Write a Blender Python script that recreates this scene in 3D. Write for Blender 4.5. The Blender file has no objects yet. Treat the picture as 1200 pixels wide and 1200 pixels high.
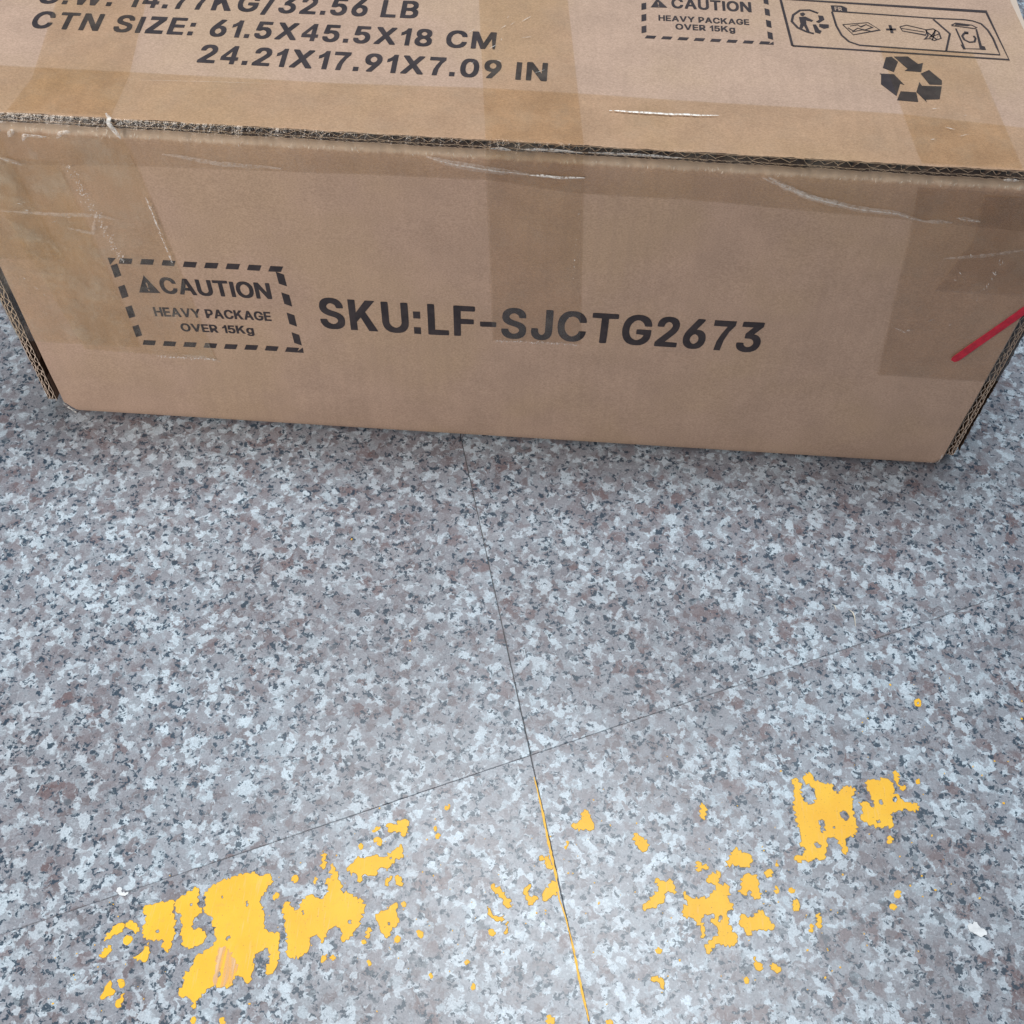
import bpy, bmesh, math, random
from mathutils import Vector, noise
from mathutils.geometry import tessellate_polygon
S = bpy.context.scene
COL = S.collection
random.seed(7)
CM = 0.01

# ---------------------------------------------------------------- camera, world, lamps, exposure
cam_d = bpy.data.cameras.new("camera")
cam = bpy.data.objects.new("camera", cam_d)
COL.objects.link(cam)
cam.location = (0.24535, -0.36672, 0.46215)
cam.rotation_euler = (0.6065053, -0.0226366, 0.0609561)
cam_d.sensor_width = 36.0
cam_d.lens = 36.0 * 1322.06 / 1200.0
cam_d.clip_start = 0.01
cam_d.clip_end = 100.0
S.camera = cam

world = bpy.data.worlds.new("World")
S.world = world
world.use_nodes = True
wn = world.node_tree.nodes
wn["Background"].inputs[0].default_value = (0.82, 0.90, 1.0, 1.0)
wn["Background"].inputs[1].default_value = 0.19

def area(name, loc, target, sx, sy, watts, col):
    l = bpy.data.lights.new(name, 'AREA')
    l.shape = 'RECTANGLE'
    l.size = sx
    l.size_y = sy
    l.energy = watts
    l.color = col
    o = bpy.data.objects.new(name, l)
    COL.objects.link(o)
    o.location = loc
    d = Vector(target) - Vector(loc)
    o.rotation_euler = d.to_track_quat('-Z', 'Y').to_euler()
    return o

area("ceiling_light", (0.34, 0.22, 1.75), (0.27, 0.0, 0.0), 0.9, 0.42, 23.0, (0.93, 0.975, 1.0))
area("left_fill_light", (-0.52, -0.66, 0.46), (0.06, 0.0, 0.10), 0.5, 0.5, 7.6, (1.0, 0.91, 0.82))  # added fill lamp out of view, brightens the left of the front face
S.view_settings.view_transform = 'Standard'
S.view_settings.look = 'None'
S.view_settings.exposure = 0.0
S.view_settings.gamma = 1.0
S.cycles.transparent_max_bounces = 24

# ---------------------------------------------------------------- measured outlines, in centimetres
GLYPHS = {"G":[[[0.454,0.448],[0.425,0.473],[0.396,0.491],[0.354,0.506],[0.314,0.514],[0.244,0.516],[0.202,0.512],[0.153,0.499],[0.117,0.48],[0.098,0.466],[0.067,0.435],[0.039,0.39],[0.026,0.358],[0.012,0.278],[0.014,0.211],[0.026,0.153],[0.041,0.116],[0.063,0.08],[0.094,0.048],[0.127,0.024],[0.166,0.007],[0.224,-0.005],[0.286,-0.007],[0.35,0.001],[0.4,0.019],[0.422,0.032],[0.459,0.065],[0.478,0.09],[0.492,0.119],[0.504,0.171],[0.504,0.267],[0.5,0.27],[0.474,0.272],[0.286,0.272],[0.258,0.269],[0.254,0.252],[0.254,0.207],[0.259,0.189],[0.383,0.179],[0.376,0.155],[0.357,0.126],[0.326,0.101],[0.286,0.085],[0.252,0.085],[0.233,0.092],[0.196,0.111],[0.174,0.132],[0.159,0.152],[0.138,0.196],[0.132,0.225],[0.132,0.284],[0.136,0.306],[0.145,0.332],[0.161,0.362],[0.192,0.397],[0.217,0.413],[0.248,0.424],[0.284,0.424],[0.322,0.409],[0.351,0.385],[0.366,0.366],[0.385,0.329],[0.412,0.327],[0.496,0.328],[0.5,0.332],[0.502,0.345],[0.49,0.392],[0.478,0.416]]],"W":[[[0.694,0.504],[0.664,0.509],[0.606,0.509],[0.577,0.504],[0.492,0.2],[0.404,0.506],[0.31,0.509],[0.285,0.507],[0.279,0.502],[0.194,0.199],[0.107,0.505],[0.078,0.509],[0.02,0.509],[-0.009,0.504],[-0.009,0.479],[0.026,0.357],[0.131,0.003],[0.226,0.0],[0.256,0.005],[0.343,0.298],[0.429,0.005],[0.458,0.0],[0.552,0.002],[0.558,0.008],[0.562,0.022],[0.694,0.473],[0.696,0.488]]],":":[[[0.05,0],[0.168,0],[0.168,0.112],[0.05,0.112]],[[0.05,0.26],[0.168,0.26],[0.168,0.372],[0.05,0.372]]],".":[[[0.05,0],[0.168,0],[0.168,0.112],[0.05,0.112]]],"1":[[[0.16,0],[0.272,0],[0.272,0.512],[0.182,0.512],[0.15,0.455],[0.095,0.405],[0.045,0.38],[0.045,0.288],[0.105,0.31],[0.16,0.348]]],"4":[[[0.235,0],[0.342,0],[0.342,0.104],[0.402,0.104],[0.402,0.196],[0.342,0.196],[0.342,0.512],[0.248,0.512],[0.018,0.2],[0.018,0.104],[0.235,0.104]],[[0.235,0.196],[0.118,0.196],[0.235,0.362]]],"7":[[[0.03,0.509],[0.39,0.509],[0.39,0.435],[0.31,0.33],[0.25,0.18],[0.228,0],[0.118,0],[0.135,0.15],[0.185,0.28],[0.262,0.413],[0.03,0.413]]],"K":[[[0,0],[0.12,0],[0.12,0.145],[0.195,0.225],[0.318,0],[0.475,0],[0.282,0.318],[0.458,0.509],[0.296,0.509],[0.12,0.3],[0.12,0.509],[0,0.509]]],"/":[[[0.26,0.529],[0.23,0.533],[0.182,0.533],[0.156,0.531],[0.151,0.525],[-0.01,-0.033],[-0.013,-0.052],[-0.011,-0.067],[0.018,-0.071],[0.066,-0.071],[0.092,-0.069],[0.098,-0.065],[0.256,0.485],[0.262,0.513]]],"3":[[[0.397,0.506],[0.368,0.51],[0.074,0.51],[0.044,0.506],[0.042,0.443],[0.046,0.425],[0.235,0.422],[0.132,0.312],[0.13,0.295],[0.132,0.237],[0.136,0.233],[0.16,0.231],[0.216,0.231],[0.249,0.222],[0.269,0.211],[0.285,0.196],[0.3,0.166],[0.302,0.145],[0.297,0.131],[0.284,0.111],[0.265,0.095],[0.249,0.088],[0.216,0.08],[0.192,0.086],[0.167,0.098],[0.146,0.12],[0.136,0.149],[0.132,0.154],[0.106,0.156],[0.046,0.156],[0.022,0.154],[0.018,0.151],[0.016,0.136],[0.02,0.108],[0.034,0.071],[0.049,0.051],[0.067,0.035],[0.112,0.009],[0.158,-0.003],[0.202,-0.007],[0.238,-0.007],[0.29,-0.001],[0.343,0.019],[0.376,0.042],[0.391,0.058],[0.414,0.1],[0.422,0.149],[0.416,0.197],[0.405,0.225],[0.386,0.253],[0.368,0.269],[0.347,0.284],[0.314,0.297],[0.274,0.304],[0.397,0.434],[0.4,0.45]]],"2":[[[0.379,0.458],[0.351,0.484],[0.311,0.504],[0.278,0.513],[0.214,0.516],[0.162,0.511],[0.124,0.499],[0.097,0.483],[0.069,0.457],[0.05,0.426],[0.044,0.408],[0.038,0.371],[0.042,0.342],[0.07,0.339],[0.151,0.342],[0.158,0.376],[0.172,0.401],[0.192,0.418],[0.224,0.43],[0.249,0.422],[0.266,0.412],[0.281,0.396],[0.292,0.372],[0.292,0.354],[0.285,0.336],[0.263,0.302],[0.228,0.264],[0.081,0.119],[0.038,0.073],[0.036,0.021],[0.04,0.003],[0.068,0.0],[0.386,0.0],[0.414,0.004],[0.418,0.021],[0.418,0.065],[0.413,0.083],[0.207,0.088],[0.342,0.223],[0.371,0.257],[0.395,0.297],[0.408,0.342],[0.408,0.387],[0.397,0.428]]],"5":[[[0.391,0.506],[0.362,0.51],[0.1,0.51],[0.071,0.507],[0.04,0.263],[0.042,0.241],[0.05,0.237],[0.104,0.231],[0.15,0.231],[0.176,0.248],[0.206,0.257],[0.218,0.259],[0.233,0.255],[0.27,0.234],[0.287,0.212],[0.3,0.181],[0.3,0.156],[0.291,0.133],[0.278,0.113],[0.255,0.094],[0.226,0.081],[0.202,0.086],[0.177,0.1],[0.16,0.118],[0.152,0.133],[0.149,0.149],[0.144,0.154],[0.064,0.156],[0.036,0.154],[0.032,0.136],[0.036,0.106],[0.044,0.08],[0.056,0.06],[0.085,0.031],[0.122,0.009],[0.164,-0.003],[0.236,-0.007],[0.288,-0.001],[0.319,0.009],[0.337,0.019],[0.358,0.033],[0.376,0.05],[0.395,0.075],[0.407,0.099],[0.416,0.13],[0.42,0.169],[0.412,0.227],[0.389,0.276],[0.356,0.311],[0.335,0.325],[0.309,0.336],[0.286,0.342],[0.248,0.345],[0.21,0.345],[0.17,0.34],[0.168,0.353],[0.178,0.422],[0.362,0.422],[0.389,0.425],[0.394,0.443]]],"6":[[[0.347,0.506],[0.318,0.51],[0.256,0.51],[0.227,0.507],[0.09,0.319],[0.06,0.269],[0.042,0.218],[0.036,0.181],[0.04,0.124],[0.05,0.09],[0.07,0.056],[0.096,0.03],[0.14,0.006],[0.172,-0.003],[0.216,-0.007],[0.291,-0.001],[0.337,0.017],[0.358,0.031],[0.383,0.056],[0.401,0.084],[0.411,0.115],[0.418,0.158],[0.413,0.205],[0.403,0.24],[0.381,0.276],[0.353,0.3],[0.319,0.317],[0.283,0.325],[0.236,0.327],[0.345,0.475],[0.349,0.492]],[[0.265,0.231],[0.287,0.207],[0.299,0.175],[0.299,0.153],[0.289,0.125],[0.266,0.098],[0.247,0.086],[0.229,0.08],[0.206,0.086],[0.188,0.097],[0.168,0.118],[0.154,0.151],[0.154,0.179],[0.166,0.209],[0.19,0.233],[0.206,0.242],[0.226,0.248],[0.241,0.244]]],"L":[[[0.149,0.504],[0.12,0.509],[0.064,0.509],[0.038,0.507],[0.034,0.503],[0.034,0.006],[0.038,0.002],[0.064,0.0],[0.268,0.0],[0.385,0.003],[0.39,0.021],[0.388,0.082],[0.384,0.086],[0.358,0.088],[0.153,0.089],[0.152,0.488]]],"B":[[[0.393,0.461],[0.371,0.48],[0.343,0.495],[0.292,0.507],[0.064,0.509],[0.035,0.504],[0.032,0.488],[0.032,0.019],[0.037,0.003],[0.082,0.0],[0.268,0.0],[0.326,0.006],[0.361,0.016],[0.381,0.025],[0.403,0.039],[0.427,0.068],[0.44,0.097],[0.446,0.133],[0.446,0.157],[0.44,0.193],[0.433,0.211],[0.419,0.233],[0.405,0.249],[0.378,0.268],[0.407,0.295],[0.42,0.32],[0.426,0.352],[0.426,0.38],[0.42,0.414],[0.407,0.443]],[[0.295,0.197],[0.319,0.171],[0.328,0.148],[0.317,0.119],[0.301,0.103],[0.262,0.088],[0.166,0.088],[0.152,0.09],[0.153,0.214],[0.256,0.215],[0.275,0.209]],[[0.283,0.407],[0.303,0.383],[0.308,0.361],[0.297,0.336],[0.283,0.32],[0.261,0.308],[0.242,0.301],[0.16,0.301],[0.153,0.302],[0.152,0.305],[0.153,0.422],[0.244,0.423],[0.261,0.418]]],"C":[[[0.456,0.446],[0.431,0.47],[0.408,0.486],[0.376,0.501],[0.316,0.514],[0.246,0.516],[0.204,0.512],[0.165,0.502],[0.127,0.486],[0.104,0.47],[0.074,0.442],[0.053,0.414],[0.035,0.381],[0.02,0.334],[0.014,0.298],[0.012,0.231],[0.026,0.153],[0.035,0.129],[0.053,0.095],[0.074,0.068],[0.104,0.04],[0.131,0.022],[0.161,0.009],[0.206,-0.003],[0.248,-0.007],[0.31,-0.005],[0.354,0.003],[0.384,0.013],[0.422,0.034],[0.455,0.063],[0.47,0.082],[0.488,0.114],[0.496,0.139],[0.5,0.164],[0.496,0.182],[0.468,0.184],[0.385,0.182],[0.366,0.14],[0.337,0.109],[0.298,0.09],[0.274,0.083],[0.26,0.083],[0.227,0.094],[0.205,0.105],[0.172,0.134],[0.147,0.174],[0.138,0.196],[0.132,0.225],[0.132,0.285],[0.138,0.313],[0.153,0.349],[0.169,0.373],[0.188,0.393],[0.211,0.409],[0.25,0.424],[0.274,0.426],[0.292,0.422],[0.334,0.403],[0.349,0.391],[0.364,0.373],[0.385,0.329],[0.412,0.327],[0.496,0.329],[0.5,0.347],[0.494,0.377],[0.48,0.413]]],"T":[[[0.443,0.504],[0.414,0.509],[0.036,0.509],[0.006,0.504],[0.004,0.444],[0.008,0.426],[0.164,0.421],[0.164,0.152],[0.164,0.021],[0.166,0.005],[0.196,0.0],[0.252,0.0],[0.281,0.005],[0.284,0.021],[0.284,0.421],[0.441,0.426],[0.446,0.444]]],"N":[[[0.489,0.504],[0.46,0.509],[0.402,0.509],[0.373,0.504],[0.37,0.488],[0.369,0.201],[0.163,0.505],[0.134,0.509],[0.064,0.509],[0.036,0.505],[0.032,0.488],[0.032,0.021],[0.036,0.004],[0.064,0.0],[0.12,0.0],[0.149,0.005],[0.152,0.021],[0.153,0.31],[0.362,0.004],[0.39,0.0],[0.46,0.0],[0.489,0.004],[0.492,0.021],[0.492,0.488]]],"S":[[[0.396,0.458],[0.37,0.481],[0.33,0.502],[0.29,0.512],[0.25,0.516],[0.202,0.516],[0.144,0.508],[0.099,0.49],[0.058,0.46],[0.035,0.425],[0.024,0.379],[0.024,0.349],[0.028,0.327],[0.033,0.313],[0.048,0.287],[0.073,0.264],[0.113,0.241],[0.158,0.225],[0.248,0.202],[0.288,0.185],[0.31,0.167],[0.318,0.147],[0.312,0.127],[0.29,0.103],[0.262,0.088],[0.232,0.08],[0.218,0.08],[0.187,0.088],[0.156,0.106],[0.137,0.131],[0.128,0.159],[0.1,0.162],[0.015,0.159],[0.01,0.139],[0.016,0.104],[0.023,0.086],[0.043,0.054],[0.071,0.028],[0.107,0.009],[0.148,-0.003],[0.204,-0.008],[0.288,-0.005],[0.33,0.005],[0.38,0.03],[0.405,0.053],[0.424,0.082],[0.436,0.134],[0.436,0.162],[0.43,0.194],[0.418,0.219],[0.407,0.234],[0.382,0.254],[0.344,0.275],[0.298,0.291],[0.228,0.308],[0.181,0.326],[0.154,0.345],[0.142,0.368],[0.151,0.389],[0.17,0.41],[0.193,0.421],[0.226,0.429],[0.258,0.421],[0.289,0.404],[0.302,0.387],[0.311,0.359],[0.315,0.356],[0.342,0.353],[0.424,0.356],[0.428,0.373],[0.424,0.407],[0.408,0.444]]],"I":[[[0.15,0.484],[0.121,0.488],[0.063,0.488],[0.037,0.487],[0.033,0.483],[0.031,0.021],[0.034,0.005],[0.063,0.0],[0.121,0.0],[0.147,0.002],[0.151,0.006],[0.153,0.468]]],"Z":[[[0,0],[0.4,0],[0.4,0.102],[0.165,0.102],[0.39,0.415],[0.39,0.509],[0.018,0.509],[0.018,0.407],[0.225,0.407],[0,0.098]]],"E":[[[0.397,0.504],[0.368,0.509],[0.064,0.509],[0.037,0.506],[0.032,0.488],[0.032,0.021],[0.036,0.004],[0.064,0.0],[0.398,0.002],[0.401,0.005],[0.404,0.019],[0.404,0.069],[0.401,0.085],[0.386,0.086],[0.153,0.089],[0.153,0.212],[0.378,0.215],[0.381,0.218],[0.384,0.232],[0.384,0.281],[0.382,0.296],[0.378,0.299],[0.153,0.302],[0.152,0.419],[0.156,0.423],[0.368,0.423],[0.395,0.426],[0.4,0.444]]],"0":[[[0.363,0.473],[0.333,0.495],[0.284,0.512],[0.244,0.516],[0.184,0.514],[0.154,0.508],[0.12,0.495],[0.089,0.472],[0.062,0.439],[0.044,0.403],[0.03,0.356],[0.02,0.284],[0.02,0.227],[0.028,0.162],[0.042,0.11],[0.064,0.067],[0.09,0.037],[0.12,0.015],[0.162,-0.001],[0.212,-0.007],[0.268,-0.005],[0.298,0.001],[0.329,0.013],[0.36,0.035],[0.391,0.071],[0.409,0.107],[0.426,0.166],[0.434,0.239],[0.432,0.3],[0.426,0.343],[0.411,0.398],[0.393,0.435]],[[0.265,0.411],[0.279,0.396],[0.295,0.37],[0.312,0.317],[0.316,0.282],[0.316,0.227],[0.31,0.182],[0.291,0.133],[0.276,0.111],[0.257,0.094],[0.243,0.086],[0.222,0.081],[0.202,0.09],[0.188,0.1],[0.174,0.114],[0.158,0.14],[0.142,0.19],[0.138,0.22],[0.138,0.289],[0.144,0.328],[0.156,0.366],[0.166,0.385],[0.181,0.404],[0.198,0.418],[0.227,0.429],[0.251,0.42]]],"X":[[[0.469,0.504],[0.44,0.509],[0.349,0.506],[0.238,0.357],[0.129,0.506],[0.034,0.509],[0.006,0.505],[0.003,0.492],[0.005,0.478],[0.164,0.26],[-0.007,0.031],[-0.007,0.005],[0.016,0.002],[0.088,0.0],[0.117,0.004],[0.237,0.166],[0.357,0.003],[0.452,0.0],[0.481,0.004],[0.483,0.018],[0.481,0.031],[0.312,0.262],[0.469,0.476],[0.472,0.49]]],"9":[[[0.379,0.458],[0.345,0.487],[0.311,0.504],[0.279,0.513],[0.216,0.516],[0.164,0.511],[0.116,0.493],[0.095,0.479],[0.075,0.46],[0.06,0.441],[0.046,0.412],[0.036,0.361],[0.036,0.329],[0.046,0.279],[0.071,0.235],[0.108,0.205],[0.156,0.187],[0.213,0.181],[0.173,0.124],[0.106,0.033],[0.104,0.019],[0.106,0.005],[0.136,0.0],[0.225,0.003],[0.377,0.214],[0.397,0.252],[0.407,0.279],[0.418,0.335],[0.409,0.4],[0.403,0.418]],[[0.265,0.413],[0.289,0.385],[0.299,0.356],[0.299,0.333],[0.285,0.3],[0.261,0.276],[0.229,0.262],[0.206,0.269],[0.188,0.279],[0.168,0.3],[0.154,0.333],[0.154,0.357],[0.166,0.388],[0.188,0.413],[0.226,0.43],[0.241,0.426]]],"M":[[[0.593,0.504],[0.564,0.509],[0.48,0.509],[0.454,0.507],[0.45,0.503],[0.315,0.177],[0.177,0.505],[0.148,0.509],[0.064,0.509],[0.036,0.505],[0.032,0.488],[0.034,0.006],[0.038,0.002],[0.064,0.0],[0.118,0.0],[0.147,0.004],[0.15,0.021],[0.15,0.12],[0.151,0.259],[0.26,0.006],[0.264,0.002],[0.29,0.0],[0.365,0.003],[0.495,0.308],[0.54,0.009],[0.544,0.006],[0.567,0.005],[0.593,0.007],[0.596,0.024],[0.596,0.488]]],"A":[[[0.304,0.502],[0.298,0.507],[0.272,0.509],[0.204,0.509],[0.175,0.504],[-0.003,0.048],[-0.011,0.019],[-0.007,0.003],[0.02,0.0],[0.108,0.003],[0.114,0.01],[0.159,0.131],[0.168,0.133],[0.318,0.133],[0.37,0.004],[0.398,0.0],[0.458,0.0],[0.488,0.005],[0.49,0.019],[0.484,0.044]],[[0.24,0.347],[0.286,0.221],[0.238,0.219],[0.195,0.219],[0.193,0.223]]],"U":[[[0.483,0.504],[0.454,0.509],[0.396,0.509],[0.367,0.504],[0.364,0.488],[0.364,0.168],[0.349,0.133],[0.325,0.106],[0.295,0.09],[0.268,0.082],[0.234,0.086],[0.203,0.099],[0.175,0.124],[0.156,0.157],[0.152,0.174],[0.152,0.488],[0.149,0.504],[0.12,0.509],[0.037,0.506],[0.032,0.488],[0.032,0.421],[0.032,0.163],[0.042,0.112],[0.061,0.075],[0.078,0.053],[0.103,0.032],[0.149,0.007],[0.168,0.002],[0.24,-0.007],[0.322,-0.004],[0.373,0.009],[0.421,0.036],[0.455,0.073],[0.478,0.122],[0.486,0.182],[0.486,0.488]]],"O":[[[0.458,0.444],[0.416,0.48],[0.37,0.502],[0.314,0.514],[0.246,0.516],[0.194,0.51],[0.155,0.499],[0.105,0.471],[0.074,0.442],[0.051,0.411],[0.026,0.356],[0.014,0.298],[0.012,0.231],[0.02,0.175],[0.033,0.135],[0.051,0.099],[0.076,0.066],[0.113,0.034],[0.151,0.013],[0.186,0.001],[0.248,-0.007],[0.312,-0.005],[0.374,0.009],[0.41,0.026],[0.435,0.044],[0.457,0.065],[0.482,0.097],[0.498,0.127],[0.512,0.171],[0.52,0.225],[0.52,0.285],[0.508,0.353],[0.498,0.383],[0.48,0.416]],[[0.338,0.4],[0.361,0.378],[0.38,0.351],[0.39,0.33],[0.4,0.293],[0.4,0.216],[0.382,0.163],[0.36,0.131],[0.341,0.113],[0.326,0.103],[0.282,0.085],[0.262,0.083],[0.244,0.087],[0.215,0.099],[0.197,0.11],[0.184,0.121],[0.159,0.152],[0.143,0.183],[0.134,0.212],[0.132,0.285],[0.138,0.313],[0.151,0.345],[0.165,0.368],[0.188,0.393],[0.211,0.409],[0.25,0.424],[0.284,0.424],[0.308,0.416]]],"H":[[[0.481,0.504],[0.452,0.509],[0.396,0.509],[0.367,0.504],[0.364,0.488],[0.363,0.304],[0.156,0.303],[0.152,0.307],[0.152,0.488],[0.149,0.504],[0.12,0.509],[0.064,0.509],[0.036,0.505],[0.032,0.488],[0.032,0.021],[0.035,0.005],[0.044,0.002],[0.12,0.0],[0.149,0.005],[0.152,0.021],[0.152,0.213],[0.156,0.217],[0.363,0.216],[0.364,0.021],[0.367,0.005],[0.396,0.0],[0.452,0.0],[0.481,0.004],[0.484,0.021],[0.484,0.488]]],"V":[[[0.488,0.504],[0.458,0.509],[0.398,0.509],[0.373,0.507],[0.367,0.502],[0.242,0.162],[0.111,0.503],[0.106,0.507],[0.08,0.509],[0.02,0.509],[-0.009,0.504],[-0.009,0.479],[0.027,0.386],[0.177,0.007],[0.183,0.002],[0.208,0.0],[0.3,0.002],[0.312,0.023],[0.486,0.471],[0.49,0.49]]],"Y":[[[0.48,0.504],[0.45,0.509],[0.384,0.509],[0.356,0.505],[0.236,0.326],[0.117,0.505],[0.088,0.509],[-0.005,0.506],[-0.009,0.49],[-0.005,0.473],[0.111,0.298],[0.176,0.2],[0.176,0.021],[0.179,0.005],[0.208,0.0],[0.292,0.003],[0.296,0.021],[0.297,0.203],[0.478,0.474],[0.482,0.49]]],"P":[[[0.391,0.463],[0.363,0.484],[0.339,0.495],[0.288,0.507],[0.064,0.509],[0.035,0.504],[0.032,0.488],[0.034,0.006],[0.038,0.002],[0.064,0.0],[0.149,0.003],[0.26,0.174],[0.31,0.18],[0.343,0.19],[0.379,0.211],[0.401,0.231],[0.419,0.259],[0.432,0.296],[0.436,0.324],[0.436,0.361],[0.43,0.397],[0.421,0.42],[0.411,0.439]],[[0.287,0.403],[0.305,0.383],[0.316,0.356],[0.316,0.327],[0.299,0.292],[0.277,0.274],[0.248,0.262],[0.16,0.26],[0.153,0.261],[0.152,0.264],[0.153,0.422],[0.24,0.423],[0.263,0.416]]],"R":[[[0.401,0.456],[0.375,0.478],[0.347,0.493],[0.29,0.507],[0.064,0.509],[0.035,0.504],[0.032,0.488],[0.032,0.021],[0.035,0.005],[0.064,0.0],[0.149,0.003],[0.191,0.07],[0.237,0.145],[0.329,0.003],[0.424,0.0],[0.453,0.005],[0.453,0.031],[0.358,0.204],[0.381,0.219],[0.411,0.25],[0.425,0.276],[0.434,0.307],[0.438,0.35],[0.432,0.395],[0.421,0.426]],[[0.287,0.405],[0.305,0.386],[0.316,0.363],[0.316,0.331],[0.303,0.303],[0.281,0.285],[0.248,0.273],[0.164,0.273],[0.152,0.275],[0.153,0.422],[0.242,0.423],[0.265,0.416]]],"g":[[[0.398,0.385],[0.368,0.388],[0.316,0.388],[0.289,0.386],[0.284,0.378],[0.254,0.388],[0.22,0.392],[0.174,0.392],[0.138,0.388],[0.111,0.381],[0.074,0.359],[0.045,0.33],[0.027,0.3],[0.01,0.246],[0.006,0.214],[0.006,0.176],[0.012,0.135],[0.023,0.101],[0.037,0.075],[0.056,0.051],[0.089,0.026],[0.115,0.015],[0.15,0.007],[0.242,0.007],[0.284,0.02],[0.284,0.009],[0.278,-0.015],[0.259,-0.038],[0.224,-0.054],[0.19,-0.054],[0.158,-0.04],[0.126,-0.007],[0.102,-0.005],[0.077,-0.007],[0.037,-0.027],[0.025,-0.035],[0.023,-0.048],[0.025,-0.062],[0.033,-0.075],[0.073,-0.112],[0.124,-0.133],[0.188,-0.141],[0.268,-0.137],[0.316,-0.125],[0.349,-0.108],[0.373,-0.085],[0.388,-0.062],[0.396,-0.036],[0.4,-0.008],[0.4,0.368]],[[0.24,0.295],[0.259,0.277],[0.27,0.261],[0.282,0.227],[0.284,0.176],[0.276,0.146],[0.253,0.112],[0.228,0.095],[0.202,0.09],[0.169,0.103],[0.147,0.124],[0.13,0.155],[0.124,0.182],[0.124,0.211],[0.131,0.24],[0.149,0.274],[0.162,0.288],[0.177,0.298],[0.204,0.308],[0.222,0.304]]],"F":[[[0.393,0.504],[0.364,0.509],[0.064,0.509],[0.035,0.504],[0.032,0.488],[0.034,0.006],[0.038,0.002],[0.064,0.0],[0.12,0.0],[0.149,0.004],[0.152,0.021],[0.152,0.094],[0.153,0.207],[0.368,0.21],[0.372,0.213],[0.374,0.228],[0.374,0.275],[0.372,0.288],[0.368,0.292],[0.153,0.295],[0.153,0.422],[0.364,0.423],[0.391,0.426],[0.396,0.444]]],"J":[[[0.362,0.506],[0.333,0.51],[0.275,0.51],[0.249,0.508],[0.245,0.504],[0.243,0.139],[0.236,0.12],[0.228,0.106],[0.208,0.09],[0.189,0.081],[0.174,0.084],[0.158,0.092],[0.14,0.109],[0.127,0.134],[0.122,0.192],[0.093,0.196],[0.037,0.196],[0.009,0.193],[0.005,0.175],[0.005,0.138],[0.009,0.113],[0.018,0.079],[0.037,0.048],[0.074,0.017],[0.119,-0.001],[0.169,-0.007],[0.203,-0.007],[0.251,-0.001],[0.272,0.006],[0.302,0.021],[0.332,0.046],[0.353,0.081],[0.361,0.113],[0.365,0.153],[0.365,0.489]]],"8":[[[0.381,0.459],[0.355,0.484],[0.315,0.504],[0.272,0.514],[0.208,0.516],[0.158,0.51],[0.127,0.501],[0.095,0.483],[0.065,0.452],[0.046,0.409],[0.042,0.381],[0.044,0.349],[0.048,0.328],[0.063,0.298],[0.091,0.268],[0.055,0.238],[0.043,0.22],[0.03,0.19],[0.024,0.154],[0.024,0.13],[0.032,0.091],[0.047,0.064],[0.063,0.044],[0.099,0.019],[0.138,0.003],[0.182,-0.005],[0.244,-0.007],[0.288,-0.003],[0.333,0.009],[0.377,0.034],[0.403,0.06],[0.415,0.079],[0.426,0.111],[0.426,0.177],[0.417,0.205],[0.399,0.235],[0.384,0.251],[0.361,0.268],[0.385,0.292],[0.399,0.316],[0.41,0.36],[0.41,0.385],[0.404,0.416],[0.397,0.435]],[[0.281,0.197],[0.299,0.177],[0.308,0.154],[0.308,0.138],[0.303,0.125],[0.284,0.102],[0.255,0.086],[0.23,0.08],[0.197,0.086],[0.169,0.101],[0.155,0.116],[0.144,0.139],[0.144,0.156],[0.151,0.173],[0.167,0.195],[0.201,0.214],[0.224,0.22],[0.251,0.214]],[[0.263,0.416],[0.281,0.398],[0.292,0.373],[0.287,0.35],[0.275,0.331],[0.257,0.316],[0.226,0.304],[0.19,0.319],[0.175,0.333],[0.162,0.356],[0.162,0.379],[0.175,0.403],[0.193,0.418],[0.222,0.429],[0.245,0.426]]],"D":[[[0.425,0.443],[0.413,0.455],[0.375,0.48],[0.339,0.495],[0.296,0.505],[0.254,0.509],[0.064,0.509],[0.036,0.505],[0.032,0.488],[0.034,0.007],[0.038,0.002],[0.064,0.0],[0.242,0.0],[0.298,0.006],[0.332,0.013],[0.371,0.029],[0.403,0.049],[0.437,0.08],[0.461,0.119],[0.476,0.155],[0.488,0.217],[0.49,0.268],[0.482,0.333],[0.467,0.379],[0.449,0.413]],[[0.311,0.392],[0.343,0.358],[0.366,0.307],[0.37,0.286],[0.37,0.225],[0.359,0.184],[0.335,0.141],[0.297,0.109],[0.273,0.098],[0.246,0.09],[0.202,0.088],[0.172,0.088],[0.17,0.092],[0.244,0.417],[0.252,0.419],[0.267,0.414]]],"-":[[[0.361,0.257],[0.332,0.262],[0.092,0.26],[0.088,0.256],[0.086,0.241],[0.089,0.18],[0.118,0.176],[0.358,0.178],[0.362,0.182],[0.364,0.196]]]}
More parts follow.
